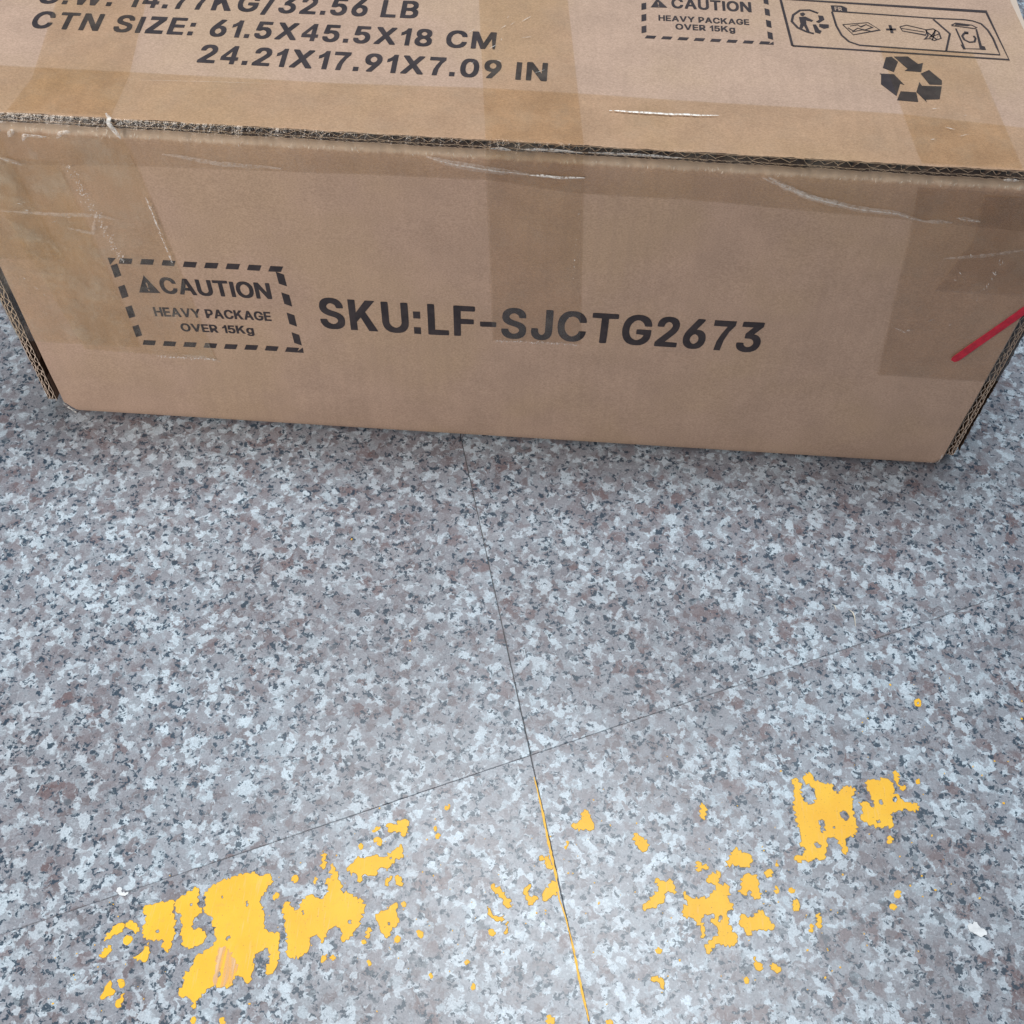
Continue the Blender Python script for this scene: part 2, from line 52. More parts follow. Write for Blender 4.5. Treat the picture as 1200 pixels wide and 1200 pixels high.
PAINT = [[[[12.41,-24.13],[12.66,-23.9],[12.72,-23.77],[12.96,-23.66],[13.1,-23.53],[13.43,-23.42],[13.7,-23.27],[14.0,-23.22],[14.14,-23.26],[14.27,-23.14],[14.4,-23.26],[14.63,-23.32],[14.82,-23.19],[15.02,-23.33],[15.05,-23.61],[14.89,-23.79],[14.81,-24.05],[14.71,-24.22],[14.8,-24.47],[14.97,-24.75],[15.03,-25.0],[15.02,-25.16],[15.19,-25.4],[15.41,-25.46],[15.72,-25.46],[15.76,-25.68],[15.76,-26.01],[15.85,-26.32],[15.84,-26.68],[15.76,-26.88],[15.62,-27.03],[15.45,-27.02],[15.43,-26.78],[15.53,-26.54],[15.41,-26.15],[15.27,-26.04],[15.09,-26.21],[14.9,-26.32],[14.86,-26.54],[14.97,-26.81],[14.9,-27.05],[14.91,-27.37],[14.73,-27.38],[14.61,-27.19],[14.39,-27.13],[14.23,-27.33],[14.19,-27.57],[13.79,-27.63],[13.5,-27.59],[13.27,-27.86],[13.06,-28.07],[13.04,-28.41],[12.95,-28.45],[12.84,-28.16],[12.6,-28.0],[12.32,-28.04],[12.26,-27.89],[12.39,-27.61],[12.35,-27.26],[12.53,-26.98],[12.6,-26.7],[12.64,-26.53],[12.93,-26.31],[13.23,-26.13],[13.33,-25.89],[13.15,-25.57],[13.0,-25.05],[12.77,-24.98],[12.57,-24.87]],[[14.15,-24.35],[14.23,-24.3],[14.31,-24.46],[14.26,-24.57],[14.19,-24.54]],[[13.67,-25.74],[13.8,-25.68],[13.85,-25.79],[13.73,-25.92],[13.64,-25.86]],[[13.58,-27.1],[13.68,-27.03],[13.76,-27.17],[13.66,-27.29],[13.58,-27.22]],[[13.13,-24.2],[13.2,-24.18],[13.24,-24.28],[13.18,-24.32]]],[[[10.15,-24.87],[10.36,-24.73],[10.6,-24.67],[10.83,-24.57],[11.05,-24.58],[11.2,-24.49],[11.3,-24.5],[11.33,-24.75],[11.45,-25.07],[11.57,-25.39],[11.58,-25.64],[11.61,-25.96],[11.6,-26.28],[11.53,-26.51],[11.35,-26.38],[11.21,-25.99],[11.07,-26.08],[10.77,-26.06],[10.42,-26.0],[10.36,-25.72],[10.4,-25.43],[10.37,-25.14],[10.18,-25.06]],[[10.85,-25.69],[10.96,-25.64],[11.03,-25.75],[10.94,-25.81],[10.85,-25.77]]],[[[11.37,-24.53],[11.55,-24.31],[11.76,-24.11],[12.16,-23.95],[12.22,-24.05],[12.19,-24.31],[12.23,-24.6],[12.48,-24.73],[12.52,-24.9],[12.35,-25.03],[12.22,-25.22],[12.2,-25.47],[12.31,-25.59],[12.63,-25.5],[12.83,-25.68],[12.84,-25.92],[12.68,-26.13],[12.42,-26.27],[12.12,-26.25],[11.96,-25.94],[11.85,-25.62],[11.76,-25.3],[11.76,-25.05],[11.53,-24.98],[11.44,-24.78]],[[11.95,-24.58],[12.07,-24.55],[12.08,-24.68],[11.98,-24.69]]],[[[8.93,-26.26],[8.96,-25.93],[9.14,-25.8],[9.25,-25.59],[9.48,-25.49],[9.61,-25.65],[9.46,-25.9],[9.27,-25.95],[9.18,-26.12]]],[[[9.6,-25.52],[9.75,-25.37],[10.03,-25.48],[10.21,-25.66],[10.1,-25.9],[9.97,-25.74],[9.74,-25.68]]],[[[9.68,-26.09],[9.77,-25.96],[9.98,-25.99],[10.0,-26.19],[9.87,-26.32],[9.72,-26.25]]],[[[8.87,-26.78],[9.03,-26.49],[9.26,-26.36],[9.34,-26.55],[9.22,-26.72],[9.09,-26.86]]],[[[10.19,-26.76],[10.38,-26.68],[10.55,-26.51],[10.7,-26.12],[10.77,-26.42],[10.8,-26.81],[10.73,-26.91],[10.54,-26.82]]],[[[9.33,-28.27],[9.42,-28.08],[9.47,-27.8],[9.57,-27.64],[9.66,-27.75],[9.66,-27.91],[9.87,-28.01],[9.81,-28.16],[9.58,-28.22],[9.49,-28.34]]],[[[9.83,-27.62],[9.98,-27.57],[10.13,-27.68],[10.1,-27.88],[9.95,-27.81]]],[[[9.99,-28.53],[9.98,-28.34],[10.12,-28.26],[10.23,-28.04],[10.25,-28.29],[10.22,-28.56],[10.09,-28.6]]],[[[15.2,-24.06],[15.3,-23.91],[15.44,-23.98],[15.42,-24.12],[15.27,-24.23]]],[[[12.97,-28.75],[13.08,-28.71],[13.13,-28.93],[13.02,-28.97]]],[[[14.02,-28.72],[14.17,-28.66],[14.28,-28.86],[14.1,-28.9]]],[[[15.65,-24.58],[15.68,-24.37],[15.83,-24.23],[15.99,-24.43],[16.15,-24.59],[16.35,-24.49],[16.39,-24.24],[16.52,-23.98],[16.76,-23.89],[17.0,-24.03],[17.22,-24.06],[17.32,-23.84],[17.35,-23.49],[17.19,-23.46],[17.26,-23.2],[17.4,-23.23],[17.35,-22.8],[17.38,-22.58],[17.52,-22.79],[17.67,-23.04],[17.83,-23.38],[17.9,-23.71],[18.26,-23.77],[18.53,-23.88],[18.84,-23.99],[18.92,-24.36],[18.82,-24.74],[18.81,-24.99],[18.59,-25.25],[18.47,-25.54],[18.23,-25.66],[18.15,-25.52],[18.12,-25.2],[17.98,-25.09],[17.73,-25.13],[17.55,-25.36],[17.48,-25.73],[17.4,-25.74],[17.33,-25.54],[17.06,-25.47],[16.93,-25.69],[16.98,-25.92],[16.92,-26.13],[16.7,-26.3],[16.29,-26.39],[16.14,-26.26],[16.12,-25.9],[16.04,-25.5],[15.85,-25.19],[15.77,-24.86]],[[16.42,-24.57],[16.52,-24.52],[16.58,-24.68],[16.5,-24.75]],[[18.33,-24.79],[18.48,-24.78],[18.51,-24.94],[18.37,-24.95]]],[[[18.0,-22.89],[18.09,-22.62],[18.28,-22.39],[18.37,-22.23],[18.49,-22.33],[18.74,-22.25],[18.99,-22.17],[19.26,-22.22],[19.48,-22.22],[19.76,-21.94],[19.91,-21.79],[20.07,-21.6],[20.17,-21.82],[20.24,-22.17],[20.06,-22.27],[19.92,-22.19],[19.9,-22.41],[19.71,-22.6],[19.64,-22.78],[19.49,-22.62],[19.28,-22.67],[19.23,-22.98],[19.01,-22.99],[18.74,-22.93],[18.63,-23.02],[18.62,-23.31],[18.48,-23.25],[18.48,-23.03],[18.31,-22.91]],[[19.65,-22.21],[19.75,-22.16],[19.79,-22.24],[19.7,-22.31]]],[[[19.34,-20.89],[19.48,-20.77],[19.71,-20.84],[19.95,-20.62],[20.22,-20.57],[20.31,-20.78],[20.24,-21.14],[20.13,-21.33],[20.01,-21.11],[19.74,-21.09],[19.48,-21.17]]],[[[18.81,-21.15],[18.97,-20.96],[19.14,-20.95],[19.03,-21.11],[18.87,-21.21]]],[[[18.91,-21.51],[19.07,-21.38],[19.28,-21.54],[19.25,-21.75],[19.11,-21.71]]],[[[18.33,-21.81],[18.42,-21.69],[18.53,-21.8],[18.44,-21.98]]],[[[19.62,-23.34],[19.65,-23.04],[19.88,-22.94],[19.85,-23.07],[19.76,-23.37]]],[[[19.97,-22.97],[20.09,-22.88],[20.28,-23.04],[20.34,-23.33],[20.18,-23.32],[20.03,-23.14]]],[[[19.38,-24.5],[19.51,-24.49],[19.58,-24.36],[19.87,-24.3],[20.02,-24.08],[20.18,-23.98],[20.24,-24.15],[20.23,-24.44],[20.36,-24.64],[20.29,-24.89],[20.09,-25.07],[20.08,-25.27],[19.94,-25.4],[19.82,-25.25],[19.63,-25.06],[19.55,-24.82],[19.43,-24.7]],[[19.9,-24.77],[20.01,-24.76],[20.03,-24.89],[19.93,-24.9]]],[[[19.07,-25.22],[19.16,-25.03],[19.27,-25.04],[19.28,-25.33],[19.17,-25.46]]],[[[20.26,-25.38],[20.35,-25.25],[20.49,-25.33],[20.46,-25.49],[20.29,-25.5]]],[[[16.98,-22.83],[16.91,-22.48],[16.92,-22.06],[17.07,-22.39],[17.12,-22.78],[17.06,-22.87]]],[[[15.82,-23.3],[15.91,-23.18],[16.07,-23.24],[16.08,-23.41],[15.96,-23.5]]],[[[17.51,-26.45],[17.52,-26.21],[17.71,-26.13],[17.7,-26.32],[17.57,-26.46]]],[[[17.82,-26.27],[17.93,-26.14],[18.07,-26.25],[17.96,-26.36]]],[[[16.73,-23.41],[16.76,-23.19],[16.85,-23.27],[16.81,-23.49]]],[[[21.71,-19.99],[21.89,-19.77],[21.94,-19.88],[21.82,-20.06]]],[[[21.47,-21.28],[21.54,-21.05],[21.67,-21.14],[21.59,-21.29]]],[[[21.37,-20.93],[21.42,-20.75],[21.48,-20.88],[21.45,-21.0]]],[[[21.08,-25.04],[21.19,-24.99],[21.38,-25.19],[21.31,-25.3],[21.17,-25.22]]],[[[23.08,-26.08],[23.18,-25.98],[23.29,-26.07],[23.15,-26.18]]],[[[23.41,-27.0],[23.48,-26.82],[23.57,-26.91],[23.48,-27.09]]],[[[19.28,-26.29],[19.36,-26.25],[19.48,-26.4],[19.39,-26.47]]],[[[21.74,-26.64],[21.81,-26.56],[21.91,-26.69],[21.84,-26.78]]],[[[23.89,-23.05],[24.01,-22.96],[24.33,-23.19],[24.47,-23.42],[24.78,-23.59],[24.68,-23.93],[24.54,-23.86],[24.44,-23.57],[24.21,-23.37],[23.99,-23.26]]],[[[23.81,-23.86],[23.96,-24.06],[24.07,-24.26],[24.32,-24.29],[24.52,-24.19],[24.45,-24.45],[24.2,-24.45],[23.99,-24.31],[23.86,-24.07]]],[[[23.93,-24.81],[24.09,-24.76],[24.23,-24.91],[24.11,-25.03],[23.96,-24.97]]],[[[24.65,-24.43],[24.7,-24.43],[24.69,-24.76],[24.63,-24.93],[24.53,-24.89],[24.63,-24.75]]],[[[20.35,-24.01],[20.47,-23.92],[20.57,-24.04],[20.45,-24.15]]],[[[18.97,-25.55],[19.09,-25.5],[19.18,-25.62],[19.03,-25.67]]],[[[27.06,-20.37],[27.14,-20.25],[27.42,-20.15],[27.46,-19.81],[27.62,-19.6],[27.8,-19.78],[27.9,-20.02],[28.02,-20.21],[28.03,-20.45],[27.86,-20.53],[27.57,-20.51],[27.24,-20.51]]],[[[25.78,-21.76],[25.91,-21.68],[26.01,-21.83],[26.19,-21.63],[26.28,-21.96],[26.37,-22.23],[26.27,-22.24],[26.07,-22.06]]],[[[26.03,-23.17],[26.24,-22.84],[26.47,-22.69],[26.56,-22.96],[26.59,-23.27],[26.31,-23.38],[26.09,-23.56],[26.01,-23.4]]],[[[25.22,-23.14],[25.37,-22.99],[25.52,-22.89],[25.51,-23.03],[25.38,-23.22],[25.46,-23.39],[25.67,-23.34],[25.86,-23.46],[25.68,-23.61],[25.46,-23.76],[25.33,-23.49]]],[[[26.82,-21.31],[26.9,-21.01],[27.0,-21.05],[26.89,-21.37]]],[[[29.68,-20.5],[29.84,-20.49],[30.0,-20.64],[30.25,-20.74],[30.28,-21.07],[30.18,-21.25],[29.95,-21.19],[29.74,-20.96]]],[[[32.46,-19.36],[32.57,-18.96],[32.71,-19.1],[32.77,-19.49],[32.68,-19.74],[32.52,-19.65]]],[[[30.03,-23.54],[30.26,-23.25],[30.45,-23.06],[30.73,-22.67],[30.55,-22.36],[30.64,-22.29],[30.87,-22.41],[31.29,-22.36],[31.38,-22.63],[31.35,-22.92],[31.19,-22.83],[31.0,-22.84],[30.95,-23.11],[30.67,-23.36],[30.4,-23.51],[30.12,-23.67]]],[[[30.33,-26.27],[30.51,-26.11],[30.77,-26.14],[30.88,-26.34],[30.85,-26.59],[30.72,-26.51],[30.68,-26.33],[30.46,-26.32]]],[[[30.54,-25.13],[30.65,-25.01],[30.81,-25.11],[30.74,-25.25],[30.6,-25.24]]],[[[26.37,-27.82],[26.5,-27.77],[26.68,-28.0],[26.64,-28.09],[26.42,-28.1]]],[[[28.62,-27.84],[28.8,-27.79],[28.9,-27.94],[28.67,-27.95]]],[[[31.76,-22.73],[31.89,-22.94],[32.14,-23.05],[32.45,-22.94],[32.7,-22.97],[32.89,-22.74],[33.05,-22.52],[32.94,-22.39],[32.73,-22.37],[32.65,-22.2],[32.83,-22.01],[33.23,-21.85],[33.24,-22.07],[33.09,-22.34],[33.51,-22.36],[33.56,-22.65],[33.52,-23.0],[33.72,-23.37],[33.46,-23.41],[33.41,-23.55],[33.48,-23.84],[33.59,-24.25],[33.8,-24.32],[33.8,-24.6],[33.65,-24.77],[33.31,-24.82],[33.06,-24.69],[32.88,-24.87],[32.66,-25.16],[32.53,-25.01],[32.64,-24.64],[32.86,-24.46],[33.07,-24.43],[33.04,-24.12],[32.92,-24.0],[32.75,-23.89],[32.8,-23.76],[32.93,-23.79],[32.95,-23.63],[32.9,-23.55],[32.51,-23.61],[32.37,-23.83],[32.53,-24.15],[32.47,-24.55],[32.33,-24.54],[32.38,-24.25],[32.2,-23.93],[31.99,-23.77],[31.65,-23.76],[31.66,-23.5],[31.88,-23.19],[31.71,-22.95]],[[33.09,-23.66],[33.19,-23.58],[33.25,-23.77],[33.15,-23.91],[33.04,-23.87]]],[[[33.43,-21.67],[33.65,-21.3],[33.8,-20.98],[33.94,-20.77],[34.02,-20.94],[34.28,-21.01],[34.56,-21.1],[34.61,-21.32],[34.46,-21.62],[34.25,-21.61],[33.9,-21.57]]],[[[33.89,-22.61],[34.11,-22.45],[34.04,-22.1],[34.23,-21.92],[34.41,-21.84],[34.53,-21.94],[34.75,-21.88],[34.78,-22.14],[34.79,-22.49],[34.85,-22.82],[34.56,-22.91],[34.49,-22.59],[34.37,-22.51],[34.28,-22.76],[34.1,-22.72]]],[[[33.91,-23.81],[33.95,-23.6],[34.14,-23.5],[34.26,-23.66],[34.52,-23.59],[34.71,-23.3],[34.88,-23.29],[34.95,-23.49],[35.15,-23.71],[35.34,-23.88],[35.26,-24.04],[34.95,-24.11],[34.7,-24.05],[34.49,-24.1],[34.28,-24.35],[34.14,-24.21],[33.94,-23.98]]],[[[32.23,-21.53],[32.37,-21.49],[32.49,-21.69],[32.67,-21.57],[32.78,-21.71],[32.66,-21.83],[32.49,-21.77],[32.31,-21.96]]],[[[35.02,-21.78],[35.21,-21.63],[35.38,-21.66],[35.36,-21.93],[35.14,-21.99]]],[[[35.53,-21.48],[35.61,-21.19],[35.66,-21.47]]],[[[35.47,-22.27],[35.55,-22.35],[35.59,-22.56],[35.45,-22.6]]],[[[35.98,-22.45],[36.12,-22.31],[36.27,-22.39],[36.1,-22.55]]],[[[36.14,-22.82],[36.3,-22.74],[36.4,-23.06],[36.34,-23.23],[36.11,-23.26]]],[[[36.99,-23.35],[37.2,-23.24],[37.23,-23.59],[37.17,-23.86],[37.02,-23.84]]],[[[36.66,-24.0],[36.77,-23.7],[36.89,-23.78],[36.83,-24.03]]],[[[34.41,-25.13],[34.48,-25.12],[34.52,-25.32],[34.74,-25.39],[34.76,-25.56],[34.48,-25.63],[34.39,-25.41]]],[[[34.99,-25.41],[35.25,-25.34],[35.45,-25.46],[35.39,-25.65],[35.15,-25.6]]],[[[33.98,-25.99],[34.09,-25.89],[34.18,-26.02],[34.03,-26.16]]],[[[36.49,-17.82],[36.61,-17.61],[36.78,-17.65],[36.89,-18.0],[36.85,-18.41],[36.96,-18.65],[37.21,-18.76],[37.41,-18.67],[37.48,-18.26],[37.29,-17.92],[37.01,-17.68],[37.03,-17.48],[37.28,-17.27],[37.43,-17.45],[37.44,-17.65],[37.77,-17.73],[37.96,-17.8],[38.21,-17.72],[38.2,-18.01],[38.48,-18.21],[38.58,-17.98],[38.84,-17.78],[39.2,-17.86],[39.14,-18.15],[38.98,-18.26],[38.99,-18.66],[39.05,-18.96],[39.06,-19.35],[39.08,-19.79],[38.88,-20.05],[38.59,-20.07],[38.53,-20.26],[38.61,-20.59],[38.5,-20.81],[38.36,-20.75],[38.32,-20.42],[38.16,-20.14],[37.93,-20.11],[37.72,-20.22],[37.7,-20.7],[37.65,-20.99],[37.36,-21.13],[37.23,-21.0],[37.02,-21.18],[36.74,-21.13],[36.48,-21.28],[36.32,-21.16],[36.35,-21.01],[36.77,-20.86],[36.82,-20.62],[36.58,-20.49],[36.7,-20.2],[36.67,-19.81],[36.48,-19.48],[36.58,-19.13],[36.43,-18.89],[36.58,-18.58],[36.54,-18.23]],[[38.4,-19.0],[38.58,-18.89],[38.8,-19.07],[38.78,-19.27],[38.62,-19.38],[38.45,-19.22]],[[37.47,-19.41],[37.67,-19.35],[37.77,-19.59],[37.63,-19.99],[37.51,-19.8],[37.48,-19.56]],[[38.05,-19.64],[38.17,-19.61],[38.17,-19.73],[38.06,-19.73]],[[37.19,-20.4],[37.34,-20.33],[37.53,-20.48],[37.45,-20.61],[37.22,-20.53]]],[[[39.73,-17.51],[39.96,-17.43],[40.15,-17.46],[40.56,-17.33],[40.78,-17.47],[40.88,-17.72],[40.78,-18.03],[41.01,-18.0],[41.07,-18.21],[41.39,-18.37],[41.68,-18.35],[41.87,-18.51],[41.81,-18.69],[41.44,-18.74],[40.96,-18.72],[40.65,-18.84],[40.62,-19.24],[40.56,-19.54],[40.29,-19.46],[39.99,-19.53],[39.61,-19.49],[39.39,-19.33],[39.27,-19.14],[39.43,-18.98],[39.42,-18.68],[39.25,-18.49],[39.5,-18.45],[39.73,-18.51],[39.8,-18.7],[39.95,-18.67],[39.83,-18.3],[39.83,-18.1],[39.69,-17.85]],[[40.14,-18.33],[40.29,-18.29],[40.34,-18.52],[40.16,-18.53]],[[39.91,-19.24],[40.08,-19.18],[40.13,-19.33],[39.96,-19.39]],[[40.76,-18.19],[40.9,-18.1],[40.97,-18.27],[40.88,-18.41],[40.75,-18.37]]],[[[40.91,-17.05],[41.05,-16.94],[41.18,-17.08],[41.12,-17.4],[41.15,-17.65],[41.38,-17.58],[41.36,-17.79],[41.13,-17.81],[41.02,-17.56],[40.94,-17.26]]],[[[41.88,-17.34],[42.04,-17.25],[42.03,-17.47],[41.88,-17.5]]],[[[42.33,-13.64],[42.42,-13.48],[42.57,-13.42],[42.65,-13.55],[42.63,-13.73],[42.49,-13.83],[42.35,-13.8]],[[42.43,-13.64],[42.53,-13.56],[42.56,-13.67],[42.46,-13.75]]],[[[40.32,-19.95],[40.44,-19.86],[40.58,-20.01],[40.38,-20.21],[40.27,-20.19]]],[[[40.3,-22.26],[40.45,-22.13],[40.59,-22.17],[40.54,-22.38],[40.32,-22.44]]],[[[40.05,-22.77],[40.2,-22.69],[40.35,-22.8],[40.21,-22.94],[40.05,-22.88]]]]
SPECKS = [[7.63,-28.61,0.054],[11.01,-28.22,0.043],[15.04,-28.13,0.065],[7.24,-26.97,0.027],[8.63,-26.4,0.033],[25.79,-24.02,0.064],[26.15,-23.91,0.075],[27.01,-22.35,0.07],[28.09,-22.67,0.046],[28.27,-23.49,0.058],[28.71,-20.23,0.064],[29.81,-20.07,0.064],[28.1,-25.38,0.046],[27.77,-23.91,0.046],[27.98,-19.18,0.052],[28.4,-18.69,0.035],[31.49,-25.45,0.052],[31.15,-17.01,0.029],[36.55,-24.74,0.065],[37.36,-24.69,0.043],[37.45,-25.46,0.06],[37.78,-25.3,0.06],[37.16,-25.72,0.076],[36.06,-17.33,0.065],[37.64,-23.1,0.043],[38.27,-21.64,0.054],[35.06,-22.55,0.038],[36.42,-26.22,0.043],[31.48,-25.48,0.049],[28.29,-23.45,0.054],[42.2,-19.74,0.07],[40.73,-20.73,0.052],[40.99,-21.91,0.058],[41.44,-22.32,0.041],[42.0,-22.02,0.064],[43.76,-22.23,0.075],[44.46,-16.54,0.064],[46.05,-16.19,0.041],[44.79,-16.91,0.046],[45.5,-18.11,0.081],[47.05,-14.1,0.07],[47.23,-13.22,0.052],[45.46,-16.21,0.052],[39.87,-14.78,0.058],[39.82,-15.22,0.035],[41.36,-12.83,0.07],[36.06,-17.32,0.046],[42.1,-17.96,0.046],[41.52,-21.48,0.052],[42.69,-21.73,0.035],[38.28,-21.65,0.058],[36.57,-24.73,0.052],[37.34,-24.63,0.052],[38.94,-24.4,0.052],[35.06,-22.52,0.035],[40.95,-24.48,0.046],[43.16,-16.94,0.046],[15.91,-6.82,0.065],[19.38,-12.18,0.065],[40.14,-14.57,0.043]]
JOINT_PAINT = [[25.42,-18.34,0.035],[25.6,-18.99,0.046],[25.77,-19.58,0.081],[25.94,-20.26,0.104],[26.12,-21.02,0.128],[26.29,-21.67,0.139],[26.45,-22.23,0.128],[26.57,-22.77,0.081],[26.68,-23.4,0.07],[26.93,-24.01,0.058],[27.14,-24.71,0.046],[27.34,-25.39,0.081],[27.49,-26.06,0.093],[27.69,-26.88,0.128],[27.88,-27.52,0.081],[28.02,-28.0,0.058]]
STAIN = [[13.42,-26.16],[13.82,-26.17],[14.2,-26.59],[14.35,-26.9],[14.25,-27.25],[14.19,-27.55],[13.79,-27.62],[13.53,-27.57],[13.47,-26.95]]
FLAKE = [[43.07,-23.33],[43.46,-23.19],[43.52,-23.35],[43.77,-23.51],[43.78,-23.68],[43.53,-23.8],[43.37,-23.69],[43.12,-23.59],[43.07,-23.45]]
CHIP = [[8.92,-24.32],[8.94,-24.17],[9.11,-24.15],[9.16,-24.35],[9.43,-24.3],[9.42,-24.41],[9.1,-24.46]]
SPLINTERS = [[[39.89,-9.0],[40.04,-9.19],[40.1,-9.45],[40.11,-9.91]],[[39.11,-8.76],[39.21,-8.9],[39.29,-9.12]]]
FTEXT = [["CAUTION",[7.08,9.09],[12.16,9.16],1.0],["HEAVY PACKAGE",[6.41,7.61],[11.92,7.74],0.58],["OVER 15Kg",[7.46,6.7],[10.94,6.77],0.52],["SKU:LF-SJCTG2673",[14.24,7.51],[34.62,7.62],1.94]]
TTEXT = [["CTN SIZE: 61.5X45.5X18 CM",[2.22,5.79],[21.84,6.11],1.24],["24.21X17.91X7.09 IN",[9.7,4.05],[24.1,4.11],1.26],["G.W: 14.77KG/32.56 LB",[1.97,7.61],[18.36,8.05],1.32],["CAUTION",[29.31,9.94],[32.82,9.95],0.78],["HEAVY PACKAGE",[28.73,8.92],[32.66,8.96],0.42],["OVER 15Kg",[29.45,8.33],[32.02,8.36],0.42]]
FBOX = [[5.12,11.14],[12.89,11.22],[13.16,5.72],[5.13,5.59]]
TBOX = [[27.99,7.54],[33.61,7.59],[33.6,11.45],[28.0,11.35]]
FTRI = [[6.47,10.15],[6.01,9.08],[6.98,9.1]]
TTRI = [[28.69,10.63],[28.4,9.9],[29.13,9.94]]
RECYCLE = [[[38.07,6.37],[38.3,7.14],[38.55,7.2],[38.77,6.85],[38.5,6.11]],[[38.64,7.22],[39.24,7.28],[39.6,6.78],[39.82,6.88],[39.65,6.22],[38.96,6.24],[39.11,6.4]],[[39.61,6.11],[40.0,6.4],[40.43,5.7],[40.38,5.4],[39.87,5.38]],[[39.47,5.51],[39.54,5.26],[40.36,5.3],[40.14,4.41],[39.56,4.33],[39.58,4.15],[39.25,4.83]],[[38.6,4.8],[39.24,4.79],[39.23,4.14],[38.37,4.18]],[[37.88,5.95],[38.48,5.96],[38.82,5.25],[38.66,5.33],[38.39,4.46],[37.85,5.21],[37.94,5.88]]]
LINES = [[0.11,[34.16,11.04],[34.4,7.59]],[0.11,[34.4,7.59],[43.53,7.46],[43.19,11.01],[35.02,11.12],[34.14,11.14],[34.16,11.04]],[0.09,[36.35,10.34],[36.43,9.28],[36.59,8.58],[36.86,8.13],[37.29,7.91],[40.89,7.82],[43.21,7.78],[43.17,8.35],[43.13,8.98],[43.01,9.6],[42.81,10.04],[42.48,10.23],[42.12,10.29],[40.72,10.27],[37.03,10.37],[36.36,10.39]],[0.09,[40.75,10.19],[41.04,9.65],[41.31,9.15],[41.14,8.55],[40.94,7.83]],[0.05,[36.72,9.39],[37.85,9.65],[38.3,9.14],[37.1,8.66],[36.72,9.39]],[0.05,[37.03,9.31],[37.37,9.44],[37.49,9.29],[37.74,9.49],[38.0,9.31],[37.65,9.08],[37.34,9.18],[37.13,8.95],[36.92,9.17]],[0.05,[37.07,8.87],[37.51,9.07],[37.87,9.02]],[0.13,[38.57,9.2],[39.0,9.25]],[0.13,[38.78,9.55],[38.8,8.95]],[0.05,[39.2,9.47],[39.51,9.62],[40.35,9.34],[40.24,8.94],[39.27,9.16],[39.2,9.47]],[0.05,[39.25,9.35],[40.23,9.17]],[0.06,[40.3,9.34],[40.64,9.45],[40.84,9.23],[40.87,8.76],[40.55,8.57],[40.39,8.71],[40.15,8.61],[40.34,8.94],[40.3,9.34]],[0.06,[40.33,9.18],[40.66,8.66],[40.81,9.07],[40.4,8.79],[40.72,9.38],[40.46,8.56]],[0.06,[41.48,9.81],[41.7,9.99],[42.38,9.9],[42.57,9.72],[42.45,9.65],[41.48,9.78]],[0.07,[41.63,9.57],[41.77,8.09],[42.48,8.13],[42.52,9.62]],[0.09,[42.1,9.23],[41.94,9.24],[41.82,9.04],[41.86,8.76],[42.05,8.59],[42.28,8.64],[42.37,8.9],[42.32,9.09]],[0.16,[41.95,9.31],[42.13,9.29]],[0.11,[35.4,8.58],[35.09,8.7],[34.74,8.96],[34.52,9.42],[34.62,9.92],[34.95,10.31],[35.38,10.37],[35.73,10.16]]]
SHAPES = [[[36.34,10.83],[36.83,10.85],[37.04,10.69],[37.03,10.4],[36.36,10.39]],[[41.69,9.93],[42.35,9.89],[42.18,9.81],[41.63,9.82]],[[42.52,8.38],[42.66,8.33],[42.67,8.09],[42.47,8.07]],[[41.64,8.39],[41.75,8.34],[41.81,8.05],[41.7,8.04]],[[34.93,10.08],[35.08,10.16],[35.16,10.04],[35.05,9.86],[34.94,9.92]],[[34.86,9.78],[35.14,9.84],[35.46,9.58],[35.39,9.47],[35.15,9.56],[35.14,9.24],[35.23,8.72],[35.12,8.71],[35.02,9.15],[34.9,8.81],[34.79,8.88],[34.88,9.29]],[[35.71,9.99],[35.92,9.97],[35.96,9.69],[35.7,9.41],[35.57,9.49],[35.73,9.67]],[[35.7,9.34],[36.11,9.33],[36.09,9.09],[35.87,8.99],[35.68,9.13]],[[35.41,9.27],[35.55,9.28],[35.66,8.89],[35.76,8.82],[35.67,8.6],[35.47,8.68]]]
FR = ["FR",[36.49,10.45],[36.81,10.44],0.28]
TAPE_MID_F = [[21.9,17.37],[25.75,17.4],[26.37,7.47],[22.26,7.4]]
TAPE_MID_T = [[20.71,11.4],[24.63,11.45],[25.71,0.15],[21.89,0.17]]
TAPE_EDGE_T = [[-1.31,3.18],[1.88,3.07],[7.46,3.13],[15.81,3.17],[21.33,3.41],[25.66,3.41],[29.63,3.33],[38.21,3.29],[43.24,2.82],[46.25,2.66]]
TAPE_EDGE_F = [[-0.13,15.91],[2.01,15.97],[7.36,16.27],[16.09,16.55],[21.94,16.63],[25.74,16.22],[29.87,16.22],[34.37,16.03],[38.53,15.91],[43.08,15.67],[45.87,15.57]]
TAPE_LEFT_F = [[0.18,17.57],[7.73,17.69],[8.74,4.91],[2.36,5.07]]
TAPE_LEFT_T = [[2.78,8.12],[6.6,8.3],[7.23,2.94],[3.43,2.35]]
TAPE_LCORNER_F = [[0.01,16.25],[4.5,16.06],[5.23,5.62],[-0.14,5.39]]
TAPE_LCORNER2 = [[2.64,17.74],[-0.09,10.57],[3.3,10.94],[4.2,17.85]]
TAPE_RIGHT_F = [[38.84,17.63],[45.93,17.73],[45.26,6.81],[40.46,6.55]]
TAPE_RIGHT_T = [[38.1,7.86],[42.06,7.81],[42.65,0.64],[38.71,0.81]]
RED = [[43.52,7.95],[44.09,8.97],[44.79,10.18],[45.57,11.56]]
